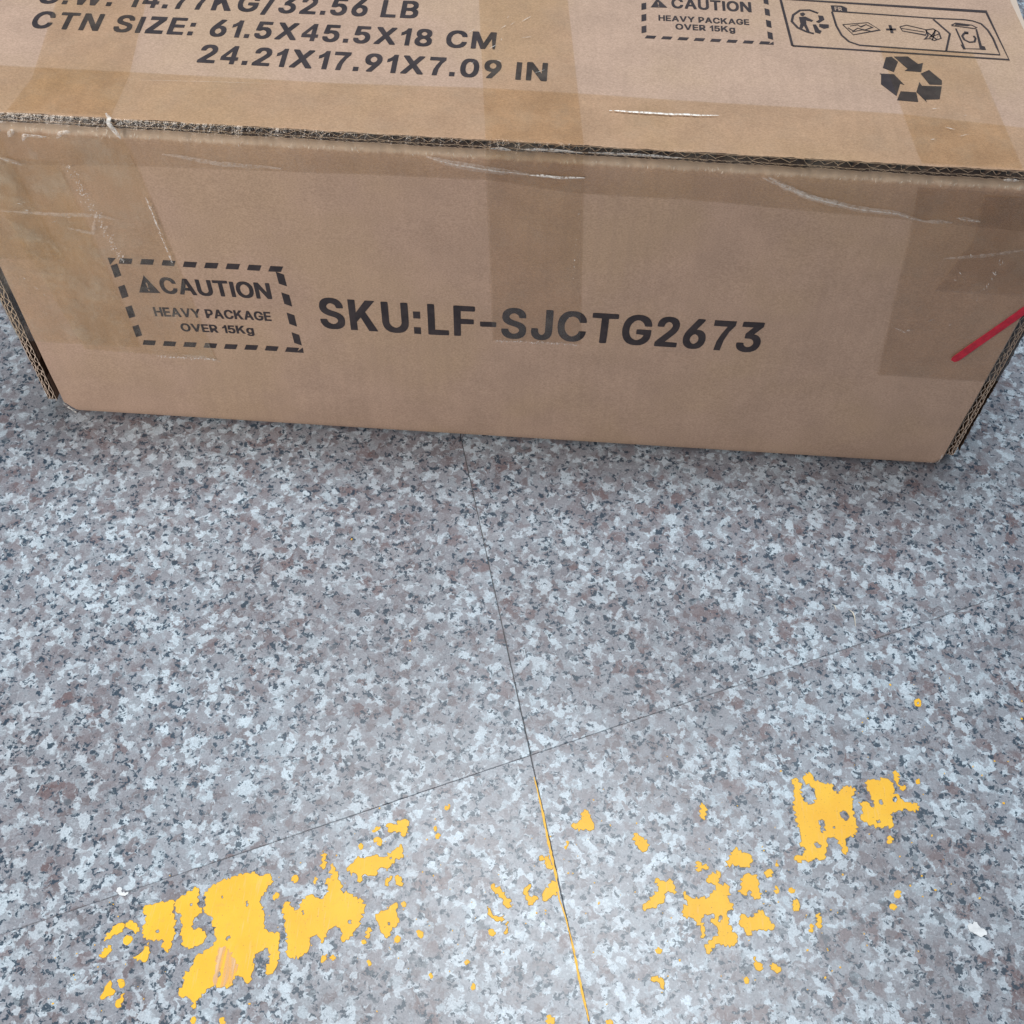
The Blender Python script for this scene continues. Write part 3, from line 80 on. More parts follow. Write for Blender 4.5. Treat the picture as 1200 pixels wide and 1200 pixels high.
FOLDS_F = [[0.14,[19.57,17.62],[20.58,17.36],[22.28,17.15],[23.64,17.08]],[0.3,[23.64,17.08],[24.66,17.03],[25.85,17.07]],[0.12,[32.79,17.57],[34.15,17.0],[35.25,16.66],[37.04,16.32],[38.43,16.25],[39.55,15.94]],[0.1,[33.02,17.59],[34.71,16.79],[36.32,16.48]],[0.08,[39.55,15.94],[40.75,15.94]],[0.08,[40.83,16.21],[41.84,16.07]],[0.09,[8.94,17.04],[11.28,16.71],[13.69,16.67]],[0.09,[1.16,13.57],[3.72,13.53],[5.22,13.64],[6.26,13.44]],[0.08,[41.04,14.05],[42.54,14.31],[44.13,14.76]],[0.1,[2.16,16.4],[2.98,16.04]],[0.08,[3.88,12.84],[4.92,12.59],[5.23,13.41]]]
FOLDS_T = [[0.22,[26.68,2.33],[27.73,2.32],[29.61,2.33],[31.04,2.41]],[0.05,[7.26,2.54],[10.34,2.72],[13.43,2.84]],[0.12,[7.09,0.19],[7.67,-0.87]]]
JA = [[21.02,-1.58],[25.22,-17.36],[27.87,-27.7]]
JB = [[6.3,-25.5],[25.22,-17.36],[48.54,-7.06]]

# ---------------------------------------------------------------- node helpers
class NT:
    def __init__(self, name):
        self.m = bpy.data.materials.new(name)
        self.m.use_nodes = True
        self.t = self.m.node_tree
        self.t.nodes.clear()
        self.out = self.t.nodes.new('ShaderNodeOutputMaterial')
    def n(self, typ, **kw):
        nd = self.t.nodes.new(typ)
        for k, v in kw.items():
            if k.startswith('_'):
                key = k[1:]
                key = int(key) if key.isdigit() else key.replace('_', ' ')
                s = nd.inputs[key]
                if hasattr(v, 'is_output'):
                    self.t.links.new(v, s)
                else:
                    s.default_value = v
            else:
                setattr(nd, k, v)
        return nd
    def link(self, a, b):
        self.t.links.new(a, b)
    def math(self, op, a, b=0.0, c=0.0, clamp=False):
        nd = self.n('ShaderNodeMath', operation=op, _0=a, _1=b, _2=c)
        nd.use_clamp = clamp
        return nd.outputs[0]
    def vmath(self, op, a, b):
        return self.n('ShaderNodeVectorMath', operation=op, _0=a, _1=b).outputs[0]
    def scale(self, a, s):
        nd = self.n('ShaderNodeVectorMath', operation='SCALE', _0=a)
        nd.inputs['Scale'].default_value = s
        return nd.outputs[0]
    def mix(self, f, a, b, mode='MIX'):
        nd = self.n('ShaderNodeMix', data_type='RGBA', blend_type=mode)
        for i, v in ((0, f), (6, a), (7, b)):
            if hasattr(v, 'is_output'):
                self.link(v, nd.inputs[i])
            else:
                nd.inputs[i].default_value = v if i == 0 else (tuple(v) + (1.0,))[:4]
        return nd.outputs[2]
    def noise(self, vec, scale, detail=3.0, rough=0.5, color=False):
        nd = self.n('ShaderNodeTexNoise', _Vector=vec, _Scale=scale, _Detail=detail, _Roughness=rough)
        return nd.outputs['Color' if color else 0]
    def cells(self, vec, scale, rnd=1.0):
        nd = self.n('ShaderNodeTexVoronoi', _Vector=vec, _Scale=scale, _Randomness=rnd)
        return nd
    def step(self, v, lo, hi, a=0.0, b=1.0):
        nd = self.n('ShaderNodeMapRange', _0=v, _1=lo, _2=hi, _3=a, _4=b)
        nd.interpolation_type = 'SMOOTHSTEP'
        return nd.outputs[0]
    def sep(self, v):
        return self.n('ShaderNodeSeparateXYZ', _0=v).outputs
    def principled(self, **kw):
        b = self.n('ShaderNodeBsdfPrincipled', **kw)
        self.link(b.outputs[0], self.out.inputs[0])
        return b

def mat_granite():
    N = NT('granite')
    tc = N.n('ShaderNodeTexCoord').outputs['Object']
    rnd = N.n('ShaderNodeObjectInfo').outputs['Random']
    off = N.n('ShaderNodeCombineXYZ', _0=N.math('MULTIPLY', rnd, 731.0), _1=N.math('MULTIPLY', rnd, 1377.0)).outputs[0]
    p = N.vmath('ADD', N.scale(tc, 1180.0), off)                     # about 0.8 mm units
    w1 = N.scale(N.vmath('SUBTRACT', N.noise(p, 0.22, 3, .6, True), (.5, .5, .5)), 7.0)
    w2 = N.scale(N.vmath('SUBTRACT', N.noise(p, 0.9, 4, .65, True), (.5, .5, .5)), 2.6)
    q = N.vmath('ADD', N.vmath('ADD', p, w1), w2)
    q = N.vmath('MULTIPLY', q, (1.0, 1.0, 0.0))
    def rand(scale, shift, soft=0.0):
        v = N.cells(N.vmath('ADD', q, (shift, shift * 1.7, 0.0)), scale)
        if soft:
            v.feature = 'SMOOTH_F1'
            v.inputs['Smoothness'].default_value = soft
        return N.sep(v.outputs['Color'])[0], N.sep(v.outputs['Color'])[1]
    a, a2 = rand(0.19, 3.0, .22)
    cr = N.n('ShaderNodeValToRGB', _0=a)
    el = cr.color_ramp
    el.interpolation = 'LINEAR'
    stops = [(0.0, (.215, .185, .193)), (.14, (.245, .225, .238)), (.30, (.28, .280, .303)), (.55, (.345, .358, .385)),
             (.72, (.385, .415, .445)), (.86, (.50, .56, .60)), (1.0, (.63, .705, .75))]
    el.elements[0].position, el.elements[0].color = stops[0][0], stops[0][1] + (1,)
    el.elements[1].position, el.elements[1].color = stops[-1][0], stops[-1][1] + (1,)
    for s, c in stops[1:-1]:
        e = el.elements.new(s)
        e.color = c + (1,)
    base = cr.outputs[0]
    # second, smaller layer of grains breaks the first one up
    b, b2 = rand(0.33, 41.0)
    big = N.noise(p, 0.045, 3, .55)
    base = N.mix(N.math('MULTIPLY', N.step(b, .55, .62), .75), base, (.345, .345, .37))
    base = N.mix(N.math('MULTIPLY', N.step(N.math('ADD', b2, N.math('MULTIPLY', N.math('SUBTRACT', big, .5), 1.2)), .80, .86), .72), base, (.66, .735, .78))
    # feldspar clots, pinkish brown
    c, c2 = rand(0.13, 77.0, .3)
    cn = N.noise(p, 0.35, 3, .6)
    base = N.mix(N.math('MULTIPLY', N.step(N.math('ADD', c, N.math('MULTIPLY', N.math('SUBTRACT', cn, .5), .5)), .72, .90), .50), base, (.235, .19, .197))
    base = N.mix(N.math('MULTIPLY', N.step(N.math('ADD', c2, N.math('MULTIPLY', N.math('SUBTRACT', N.noise(p, .028, 2, .5), .5), .9)), .88, .98), .62), base, (.19, .118, .115))
    # dark mica flecks in loose clusters
    d, d2 = rand(0.62, 113.0)
    clus = N.noise(p, 0.14, 3, .6)
    dark = N.step(N.math('ADD', d, N.math('MULTIPLY', N.math('SUBTRACT', clus, .5), 1.3)), .85, .91)
    base = N.mix(N.math('MULTIPLY', dark, .92), base, (.026, .056, .088))
    e, e2 = rand(0.34, 171.0)
    clus2 = N.noise(N.vmath('ADD', p, (31, 7, 0)), 0.10, 3, .6)
    dark2 = N.step(N.math('ADD', e, N.math('MULTIPLY', N.math('SUBTRACT', clus2, .5), 1.2)), .99, 1.07)
    base = N.mix(N.math('MULTIPLY', dark2, .62), base, (.075, .105, .13))
    # fine grain inside every crystal
    g, g2 = rand(1.25, 211.0)
    base = N.mix(N.math('MULTIPLY', N.step(N.math('ADD', g, N.math('MULTIPLY', N.math('SUBTRACT', clus, .5), .8)), .96, .99), .6), base, (.05, .07, .09))
    base = N.mix(N.math('MULTIPLY', N.step(g2, .93, .96), .35), base, (.66, .73, .77))
    base = N.mix(1.0, base, (.88, .925, .975), 'MULTIPLY')
    f = N.noise(p, 1.1, 4, .7)
    base = N.mix(1.0, base, N.mix(N.step(f, .25, .75), (.74, .75, .77), (1.20, 1.20, 1.20)), 'MULTIPLY')
    tone = N.noise(p, 0.009, 2, .5)
    base = N.mix(1.0, base, N.mix(N.step(tone, .3, .7), (.90, .88, .88), (1.05, 1.07, 1.08)), 'MULTIPLY')
    rough = N.math('ADD', .24, N.math('MULTIPLY', N.noise(p, .5, 3, .6), .16))
    bump = N.n('ShaderNodeBump', _Strength=0.18, _Distance=0.0002, _Height=N.noise(p, .7, 4, .6))
    N.principled(_Base_Color=base, _Roughness=rough, _Normal=bump.outputs[0])
    return N.m

def mat_cardboard(name='kraft_cardboard', base=(.490, .348, .268), edge=False):
    N = NT(name)
    tc = N.n('ShaderNodeTexCoord').outputs['Object']
    p = N.scale(tc, 1000.0)
    fib = N.noise(N.vmath('MULTIPLY', p, (.6, 1.0, 1.0)), 1.9, 5, .75)
    fine = N.noise(p, 3.2, 3, .7)
    mott = N.noise(p, .05, 4, .6)
    hue = N.noise(N.vmath('ADD', p, (90, 40, 10)), .018, 3, .5)
    c = N.mix(N.step(mott, .3, .7), tuple(v * .94 for v in base), tuple(v * 1.06 for v in base))
    c = N.mix(N.math('MULTIPLY', N.step(hue, .42, .68), .55), c, (base[0] * 1.02, base[1] * 1.03, base[2] * .90))
    c = N.mix(1.0, c, N.mix(N.step(fib, .25, .75), (.76, .74, .73), (1.18, 1.19, 1.20)), 'MULTIPLY')
    c = N.mix(N.math('MULTIPLY', N.step(fine, .66, .80), .45), c, (.66, .55, .47))
    c = N.mix(N.math('MULTIPLY', N.step(fine, .34, .22), .40), c, (.22, .14, .10))
    if not edge:
        # faint washboard of the flutes under the liner
        x = N.sep(p)[0]
        wob = N.math('ADD', x, N.math('MULTIPLY', N.noise(p, .03, 2, .5), 4.0))
        wave = N.math('SINE', N.math('MULTIPLY', wob, 2 * math.pi / 7.2))
        h = N.math('ADD', N.math('MULTIPLY', wave, .10), N.math('MULTIPLY', fib, .5))
        amt = N.noise(p, .012, 2, .5)
        c = N.mix(N.math('MULTIPLY', N.step(wave, .1, .9), N.math('MULTIPLY', N.step(amt, .35, .65), .15)), c, tuple(v * .80 for v in base))
        # scuffed pale fibres along the folded crease
        z = N.sep(p)[2]
        y = N.sep(p)[1]
        m = N.math('MULTIPLY', N.step(N.math('ADD', z, N.math('MULTIPLY', N.noise(N.vmath('MULTIPLY', p, (1, 1, .25)), .5, 4, .7), 2.4)), 176.3, 177.9), N.step(z, 180.0, 179.2))
        c = N.mix(N.math('MULTIPLY', m, .72), c, (.74, .63, .54))
        hh = h
    else:
        hh = fib
    bump = N.n('ShaderNodeBump', _Strength=0.35, _Distance=0.0003, _Height=hh)
    b = N.principled(_Base_Color=c, _Roughness=.82, _Normal=bump.outputs[0])
    b.inputs['Specular IOR Level'].default_value = .25
    return N.m

def mat_ink():
    N = NT('printing_ink')
    p = N.scale(N.n('ShaderNodeTexCoord').outputs['Object'], 1000.0)
    a = N.noise(p, 2.4, 4, .75)
    b = N.noise(p, .12, 3, .6)
    c = N.mix(N.step(b, .3, .7), (.032, .027, .032), (.055, .044, .048))
    c = N.mix(N.math('MULTIPLY', N.step(a, .60, .74), .55), c, (.25, .18, .14))
    bs = N.principled(_Base_Color=c, _Roughness=.6)
    bs.inputs['Specular IOR Level'].default_value = .3
    return N.m

def mat_tape(name, tint, gloss=.10, haze=.05, rough=.16, bump=.4):
    N = NT(name)
    p = N.scale(N.n('ShaderNodeTexCoord').outputs['Object'], 1000.0)
    n1 = N.noise(N.vmath('MULTIPLY', p, (1, 1, .45)), .10, 4, .6)
    n2 = N.noise(N.vmath('ADD', p, (55, 5, 9)), .5, 5, .7)
    h = N.math('ADD', N.math('MULTIPLY', n1, 2.2), N.math('MULTIPLY', n2, .35))
    bm = N.n('ShaderNodeBump', _Strength=bump, _Distance=.0009, _Height=h)
    tcol = N.mix(N.step(N.noise(p, .06, 4, .65), .32, .68), tint, tuple(min(1.0, v * 1.045) for v in tint))
    tr = N.n('ShaderNodeBsdfTransparent', _0=tcol)
    gl = N.n('ShaderNodeBsdfGlossy', _Roughness=rough, _Normal=bm.outputs[0])
    gl.inputs['Color'].default_value = (1, 1, 1, 1)
    df = N.n('ShaderNodeBsdfDiffuse', _Normal=bm.outputs[0])
    df.inputs['Color'].default_value = (.70, .63, .51, 1)
    hz = N.math('MULTIPLY', N.step(N.noise(N.vmath('ADD', p, (5, 77, 3)), .07, 5, .65), .42, .72), haze * 2.0)
    m1 = N.n('ShaderNodeMixShader', _0=hz)
    N.link(tr.outputs[0], m1.inputs[1])
    N.link(df.outputs[0], m1.inputs[2])
    fr = N.n('ShaderNodeLayerWeight', _Blend=.5, _Normal=bm.outputs[0])
    f = N.math('ADD', gloss * .55, N.math('MULTIPLY', N.math('POWER', fr.outputs['Facing'], 4.0), .5), clamp=True)
    m2 = N.n('ShaderNodeMixShader', _0=f)
    N.link(m1.outputs[0], m2.inputs[1])
    N.link(gl.outputs[0], m2.inputs[2])
    N.link(m2.outputs[0], N.out.inputs[0])
    return N.m

def mat_fold(name, op):
    N = NT(name)
    p = N.scale(N.n('ShaderNodeTexCoord').outputs['Object'], 1000.0)
    v = N.noise(p, .8, 4, .7)
    b = N.n('ShaderNodeBsdfPrincipled', _Base_Color=(.85, .83, .80, 1), _Roughness=.18)
    tr = N.n('ShaderNodeBsdfTransparent')
    mx = N.n('ShaderNodeMixShader', _0=N.math('MULTIPLY', N.step(v, .30, .62), op))
    N.link(tr.outputs[0], mx.inputs[1])
    N.link(b.outputs[0], mx.inputs[2])
    N.link(mx.outputs[0], N.out.inputs[0])
    return N.m

def mat_paint(name, c0, c1):
    N = NT(name)
    p = N.scale(N.n('ShaderNodeTexCoord').outputs['Object'], 1000.0)
    a = N.noise(p, .06, 3, .5)
    spk = N.noise(p, 1.3, 3, .6)
    c = N.mix(N.step(a, .3, .7), c0, c1)
    c = N.mix(N.math('MULTIPLY', N.step(spk, .655, .70), .75), c, (.33, .19, .05))
    sc = N.noise(N.vmath('MULTIPLY', p, (1.5, .12, 1)), .7, 3, .6)
    c = N.mix(N.math('MULTIPLY', N.step(sc, .56, .72), .35), c, (.84, .57, .26))
    dirt = N.noise(N.vmath('ADD', p, (3, 9, 0)), .22, 5, .7)
    c = N.mix(N.math('MULTIPLY', N.step(dirt, .56, .76), .35), c, (.62, .38, .08))
    bm = N.n('ShaderNodeBump', _Strength=.25, _Distance=.0002, _Height=N.noise(p, .6, 4, .6))
    N.principled(_Base_Color=c, _Roughness=.48, _Normal=bm.outputs[0])
    return N.m

def mat_plain(name, col, rough=.6, var=.15, sc=.4):
    N = NT(name)
    p = N.scale(N.n('ShaderNodeTexCoord').outputs['Object'], 1000.0)
    a = N.noise(p, sc, 4, .65)
    c = N.mix(N.step(a, .3, .7), tuple(v * (1 - var) for v in col), tuple(min(1, v * (1 + var)) for v in col))
    N.principled(_Base_Color=c, _Roughness=rough)
    return N.m

M_GRAN = mat_granite()
M_CARD = mat_cardboard()
M_EDGE = mat_cardboard('raw_cardboard_edge', (.62, .50, .41), True)
M_DARK = mat_cardboard('inner_cardboard_shade', (.13, .08, .055), True)  # darkened to stand in for shade inside the board
M_INK = mat_ink()
M_TAPE_T = mat_tape('packing_tape_on_top', (.955, .915, .84), .06, .03, .22)
M_TAPE_F = mat_tape('packing_tape_on_front', (.912, .868, .795), .14, .03, .22, .9)
M_TAPE_O = mat_tape('olive_packing_tape', (.945, .915, .835), .10, .08, .24, 1.0)
M_TAPE_R = mat_tape('brown_packing_tape', (.895, .850, .785), .11, .03, .24, .9)
M_FOLD = mat_fold('crease_highlight', .50)  # whitish film, the highlight is put into its colour
M_SOFT = mat_fold('soft_crease_highlight', .22)
M_GLINT = mat_fold('glint_and_pale_fibre', 1.0)
M_YEL = mat_paint('yellow_floor_paint', (.93, .50, .016), (.96, .56, .026))
M_RIM = mat_plain('dirty_paint_rim', (.42, .27, .08), .8, .4, 1.5)
M_STAIN = mat_paint('rubbed_floor_paint', (.78, .50, .25), (.82, .55, .32))
def streaky(m):
    t = m.node_tree
    out = [n for n in t.nodes if n.type == 'OUTPUT_MATERIAL'][0]
    bs = [n for n in t.nodes if n.type == 'BSDF_PRINCIPLED'][0]
    tc = t.nodes.new('ShaderNodeTexCoord')
    mp = t.nodes.new('ShaderNodeMapping')
    mp.inputs['Scale'].default_value = (420, 40, 1)
    t.links.new(tc.outputs['Object'], mp.inputs[0])
    n = t.nodes.new('ShaderNodeTexNoise')
    n.inputs['Scale'].default_value = 1.0
    t.links.new(mp.outputs[0], n.inputs['Vector'])
    r = t.nodes.new('ShaderNodeMapRange')
    r.inputs[1].default_value, r.inputs[2].default_value = .40, .60
    t.links.new(n.outputs[0], r.inputs[0])
    tr = t.nodes.new('ShaderNodeBsdfTransparent')
    mx = t.nodes.new('ShaderNodeMixShader')
    t.links.new(r.outputs[0], mx.inputs[0])
    t.links.new(tr.outputs[0], mx.inputs[1])
    t.links.new(bs.outputs[0], mx.inputs[2])
    t.links.new(mx.outputs[0], out.inputs[0])
streaky(M_STAIN)
M_GROUT = mat_plain('dark_joint_filler', (.13, .13, .13), .9)
M_WHITE = mat_plain('white_plastic', (.75, .79, .83), .35, .1)
M_RED = mat_plain('red_plastic', (.56, .014, .04), .42, .2, .3)
M_SPL = mat_plain('pale_fibre', (.72, .68, .58), .5)

# ---------------------------------------------------------------- object helpers
def link(name, me, m=None, parent=None):
    o = bpy.data.objects.new(name, me)
    COL.objects.link(o)
    if m:
        me.materials.append(m)
    if parent:
        o.parent = parent
    return o

def mesh(name, V, F, m, parent=None, smooth=False):
    me = bpy.data.meshes.new(name)
    me.from_pydata([(a * CM, b * CM, c * CM) for a, b, c in V], [], F)
    me.update()
    if smooth:
        for f in me.polygons:
            f.use_smooth = True
    return link(name, me, m, parent)

def empty(name, loc=(0, 0, 0)):
    o = bpy.data.objects.new(name, None)
    COL.objects.link(o)
    o.location = tuple(v * CM for v in loc)
    o.empty_display_size = .05
    return o

def thing(o, label, cat, group=None):
    o['label'] = label
    o['category'] = cat
    if group:
        o['group'] = group
    return o

def grid_faces(r, c, off=0):
    return [(off + i * c + j, off + i * c + j + 1, off + (i + 1) * c + j + 1, off + (i + 1) * c + j)
            for i in range(r - 1) for j in range(c - 1)]

def box(name, x0, x1, y0, y1, z0, z1, m, parent=None):
    V = [(x, y, z) for z in (z0, z1) for y in (y0, y1) for x in (x0, x1)]
    F = [(0, 2, 3, 1), (4, 5, 7, 6), (0, 1, 5, 4), (2, 6, 7, 3), (0, 4, 6, 2), (1, 3, 7, 5)]
    return mesh(name, V, F, m, parent)

def nz(x, y, z=0.0):
    return noise.noise(Vector((x, y, z)))

def rough_outline(pts, seg=.13, amp=.16):
    """closed outline with its long straight runs broken up into small uneven bites"""
    n = len(pts)
    area2 = sum(pts[i][0] * pts[(i + 1) % n][1] - pts[(i + 1) % n][0] * pts[i][1] for i in range(n))
    out = []
    for i in range(n):
        a, b = pts[i], pts[(i + 1) % n]
        d = math.dist(a, b)
        k = max(1, int(d / seg))
        for j in range(k):
            t = j / k
            x, y = a[0] + (b[0] - a[0]) * t, a[1] + (b[1] - a[1]) * t
            if j:
                s = random.uniform(-1, 1) * amp * min(d, .28)
                x += -(b[1] - a[1]) / d * s
                y += (b[0] - a[0]) / d * s
            out.append((x, y))
    return out

def smooth_outline(pts):
    """one corner-cutting pass so traced corners are not needle sharp"""
    out = []
    n = len(pts)
    for i in range(n):
        a, b = pts[i], pts[(i + 1) % n]
        out.append((a[0] * .87 + b[0] * .13, a[1] * .87 + b[1] * .13))
        out.append((a[0] * .13 + b[0] * .87, a[1] * .13 + b[1] * .87))
    return out

def slab(loops, z0, z1, to3d=lambda u, v, h: (u, v, h)):
    """flat plate with holes, real thickness"""
    L3 = [[Vector((p[0], p[1], 0)) for p in l] for l in loops]
    tris = tessellate_polygon(L3)
    flat = [p for l in loops for p in l]
    n = len(flat)
    V = [to3d(p[0], p[1], z1) for p in flat] + [to3d(p[0], p[1], z0) for p in flat]
    F = []
    for t in tris:
        a, b, c = (flat[i] for i in t)
        up = (b[0] - a[0]) * (c[1] - a[1]) - (c[0] - a[0]) * (b[1] - a[1]) > 0
        F.append(tuple(t) if up else tuple(reversed(t)))
    k = 0
    for l in loops:
        m = len(l)
        for i in range(m):
            j = (i + 1) % m
            F.append((k + i, k + j, n + k + j, n + k + i))
        k += m
    return V, F

def merge(parts):
    V, F = [], []
    for v, f in parts:
        o = len(V)
        V += v
        F += [tuple(i + o for i in q) for q in f]
    return V, F

# ---------------------------------------------------------------- the floor
floor = empty('floor')
floor['kind'] = 'structure'
O = Vector((25.22, -17.36))
JU = Vector((JB[2][0] - JB[0][0], JB[2][1] - JB[0][1])).normalized()
JV = Vector((JA[0][0] - JA[2][0], JA[0][1] - JA[2][1])).normalized()
T = 60.0
def tile_mesh():
    gu, gv, K, ch = .005, .018, 40, .022
    def edge(inset):
        pts = []
        lo_u, hi_u, lo_v, hi_v = gv + inset, T - gv - inset, gu + inset, T - gu - inset
        c = [(lo_u, lo_v), (hi_u, lo_v), (hi_u, hi_v), (lo_u, hi_v)]
        for i in range(4):
            a, b = c[i], c[(i + 1) % 4]
            for j in range(K * 4):
                t = j / (K * 4)
                pts.append((a[0] + (b[0] - a[0]) * t, a[1] + (b[1] - a[1]) * t))
        return pts
    e0, e1 = edge(0), edge(ch)
    n = len(e0)
    V, F = [], []
    for ring, z in ((e0, -1.0), (e0, -.03), (e1, 0.0)):
        for i, (u, v) in enumerate(ring):
            j = .014 * nz(u * 2.1, v * 2.1, 1) + .014 * nz(u * 7, v * 7, 3)
            p = JU * (u + j) + JV * (v + j)
            V.append((p.x, p.y, z))
    for r in range(2):
        for i in range(n):
            j = (i + 1) % n
            F.append((r * n + i, r * n + j, (r + 1) * n + j, (r + 1) * n + i))
    F.append(tuple(range(2 * n, 3 * n)))
    me = bpy.data.meshes.new('floor_tile')
    me.from_pydata([(a * CM, b * CM, c * CM) for a, b, c in V], [], F)
    me.update()
    me.materials.append(M_GRAN)
    return me
tm = tile_mesh()
for i in range(-4, 4):
    for j in range(-4, 4):
        o = bpy.data.objects.new('floor_tile', tm)
        COL.objects.link(o)
        p = O + JU * (T * i) + JV * (T * j)
        o.location = (p.x * CM, p.y * CM, 0)
        o.parent = floor
box('joint_filler', -420, 420, -420, 420, -1.6, -.035, M_GROUT, floor)

# ---------------------------------------------------------------- yellow paint left on the floor
mark = empty('floor_marking', (26, -22, 0))
thing(mark, 'worn yellow line paint left in flaked patches on the granite floor', 'floor marking')
def local(V, o):
    return [(a - o[0], b - o[1], c - o[2]) for a, b, c in V]
MO = (26, -22, 0)
small = []
for loops in PAINT:
    L = []
    for k, l in enumerate(loops):
        q = smooth_outline(l)
        L.append(rough_outline(q, .06, .38))
    x = [p[0] for p in L[0]]
    y = [p[1] for p in L[0]]
    V, F = slab(L, .0, .016)
    n0, acc = len(V) // 2, 0
    for l in L:                                  # the chipped rim slopes outwards and holds dirt
        for i in range(len(l)):
            a, b = l[i - 1], l[(i + 1) % len(l)]
            dx, dy = b[0] - a[0], b[1] - a[1]
            q = math.hypot(dx, dy) or 1
            sg = 1 if sum(l[k - 1][0] * l[k][1] - l[k][0] * l[k - 1][1] for k in range(len(l))) > 0 else -1
            if l is not L[0]:
                sg = -sg
            V[n0 + acc + i] = (l[i][0] + dy / q * .020 * sg, l[i][1] - dx / q * .020 * sg, 0.002)
        acc += len(l)
    if max(max(x) - min(x), max(y) - min(y)) > .38:
        o = mesh('paint_patch', local(V, MO), F, M_YEL, mark)
        o.data.materials.append(M_RIM)
        ns = len(V) // 2
        for i, f in enumerate(o.data.polygons):
            if i >= len(F) - ns:
                f.material_index = 1
    else:
        small.append((local(V, MO), F))
rs = random.Random(3)
def speck(x, y, r):
    n = rs.randint(6, 9)
    el = rs.uniform(.5, .95)
    an = rs.uniform(0, 3.14)
    pts = []
    for i in range(n):
        t = 2 * math.pi * i / n
        rr = r * rs.uniform(.55, 1.1)
        a, b = rr * math.cos(t), rr * el * math.sin(t)
        pts.append((x + a * math.cos(an) - b * math.sin(an), y + a * math.sin(an) + b * math.cos(an)))
    return slab([pts], 0, .018 + rs.uniform(0, .008))
for x, y, r in SPECKS:
    V, F = speck(x, y, r * .85)
    small.append((local(V, MO), F))
for k in range(150):                     # pin-head crumbs of paint near the bigger remains
    l = rs.choice(PAINT)[0]
    x, y = rs.choice(l)
    V, F = speck(x + rs.gauss(0, 1.1), y + rs.gauss(0, .9), rs.uniform(.016, .042))
    small.append((local(V, MO), F))
V, F = merge(small)
o = mesh('paint_specks', V, F, M_YEL, mark)
o['kind'] = 'stuff'
# paint that ran into the joint
L, Rr = [], []
pj = []
for i in range(len(JOINT_PAINT) - 1):
    a, b = JOINT_PAINT[i], JOINT_PAINT[i + 1]
    for j in range(5):
        t = j / 5
        pj.append([a[k] + (b[k] - a[k]) * t for k in range(3)])
for x, y, w in pj:
    w *= rs.uniform(.35, .95)
    L.append((x - w * .5 - rs.uniform(0, .02), y))
    Rr.append((x + w * .5 + rs.uniform(-.005, .02), y))
V, F = slab([L + Rr[::-1]], -.06, .022)
mesh('paint_in_joint', local(V, MO), F, M_YEL, mark)
V, F = slab([rough_outline(smooth_outline(STAIN), .08, .3)], .016, .022)
o = mesh('rubbed_patch', local(V, MO), F, M_STAIN, mark)
o['label'] = 'pinkish rubbed area on the biggest yellow patch'

# ---------------------------------------------------------------- litter on the floor
def chip(name, pts, th, label, cat, m, curl=.0, group=None):
    cx = sum(p[0] for p in pts) / len(pts)
    cy = sum(p[1] for p in pts) / len(pts)
    V, F = slab([rough_outline(smooth_outline([(a - cx, b - cy) for a, b in pts]), .05, .2)], .005, th)
    V = [(a, b, c + curl * max(0, a * a + b * b)) for a, b, c in V]
    o = mesh(name, V, F, m)
    o.location = (cx * CM, cy * CM, 0)
    return thing(o, label, cat, group)
chip('plastic_flake', FLAKE, .05, 'white plastic flake lying alone at the lower right of the granite floor', 'scrap', M_WHITE, .12)
chip('paper_chip', CHIP, .04, 'tiny white paper chip just left of the biggest yellow paint patches', 'scrap', M_WHITE, .2)
def sliver(name, pts, w, m, label, cat):
    c = pts[len(pts) // 2]
    V, F = [], []
    n = len(pts)
    for i, (x, y) in enumerate(pts):
        t = i / (n - 1)
        ww = w * (1 - .75 * abs(2 * t - 1))
        h = .02 + .10 * math.sin(math.pi * t)
        for dx, dz in ((-ww, 0), (0, ww), (ww, 0), (0, -ww * .6)):
            V.append((x - c[0] + dx, y - c[1], h + dz))
    for i in range(n - 1):
        for k in range(4):
            F.append((i * 4 + k, i * 4 + (k + 1) % 4, (i + 1) * 4 + (k + 1) % 4, (i + 1) * 4 + k))
    F += [(3, 2, 1, 0), tuple((n - 1) * 4 + k for k in range(4))]
    o = mesh(name, V, F, m)
    o.location = (c[0] * CM, c[1] * CM, 0)
    return thing(o, label, cat)
sliver('fibre_sliver', SPLINTERS[0], .035, M_SPL, 'longer curved pale fibre on the floor below the right end of the box', 'fibre')
sliver('fibre_sliver', SPLINTERS[1], .022, M_SPL, 'shorter pale fibre just left of the longer curved one on the floor', 'fibre')

# ---------------------------------------------------------------- the cardboard box
W, DEP = 45.5, 61.0
bx = empty('cardboard_box')
thing(bx, 'brown corrugated shipping carton taped along its edges, lying on the granite floor', 'box')
def fy(x, z):
    """shallow bulges and dents of the front panel (cm, negative = towards the camera)"""
    a = .08 * nz(x * .12, z * .16, 1.3) + .03 * nz(x * .5, z * .45, 7.1)
    return a * min(1.0, z / 2.0) * min(1.0, max(0.0, (17.6 - z) / 1.2))
def zlift(x):
    l = max(0.0, .62 - x * 1.15) + max(0.0, (x - 45.22) * 2.6) ** 1.4 * .7
    return l
prof = [(.6, .30), (.25, .18), (.06, .15), (.0, .23), (0, .5), (0, 1.0)] + [(0, z) for z in [1.5 + .5 * k for k in range(32)]] + \
       [(0, 17.25), (.01, 17.45), (.04, 17.58), (.10, 17.70), (.18, 17.78), (.30, 17.83), (.6, 17.85), (1.5, 17.86), (6.0, 17.86)]
NC = 364
V = []
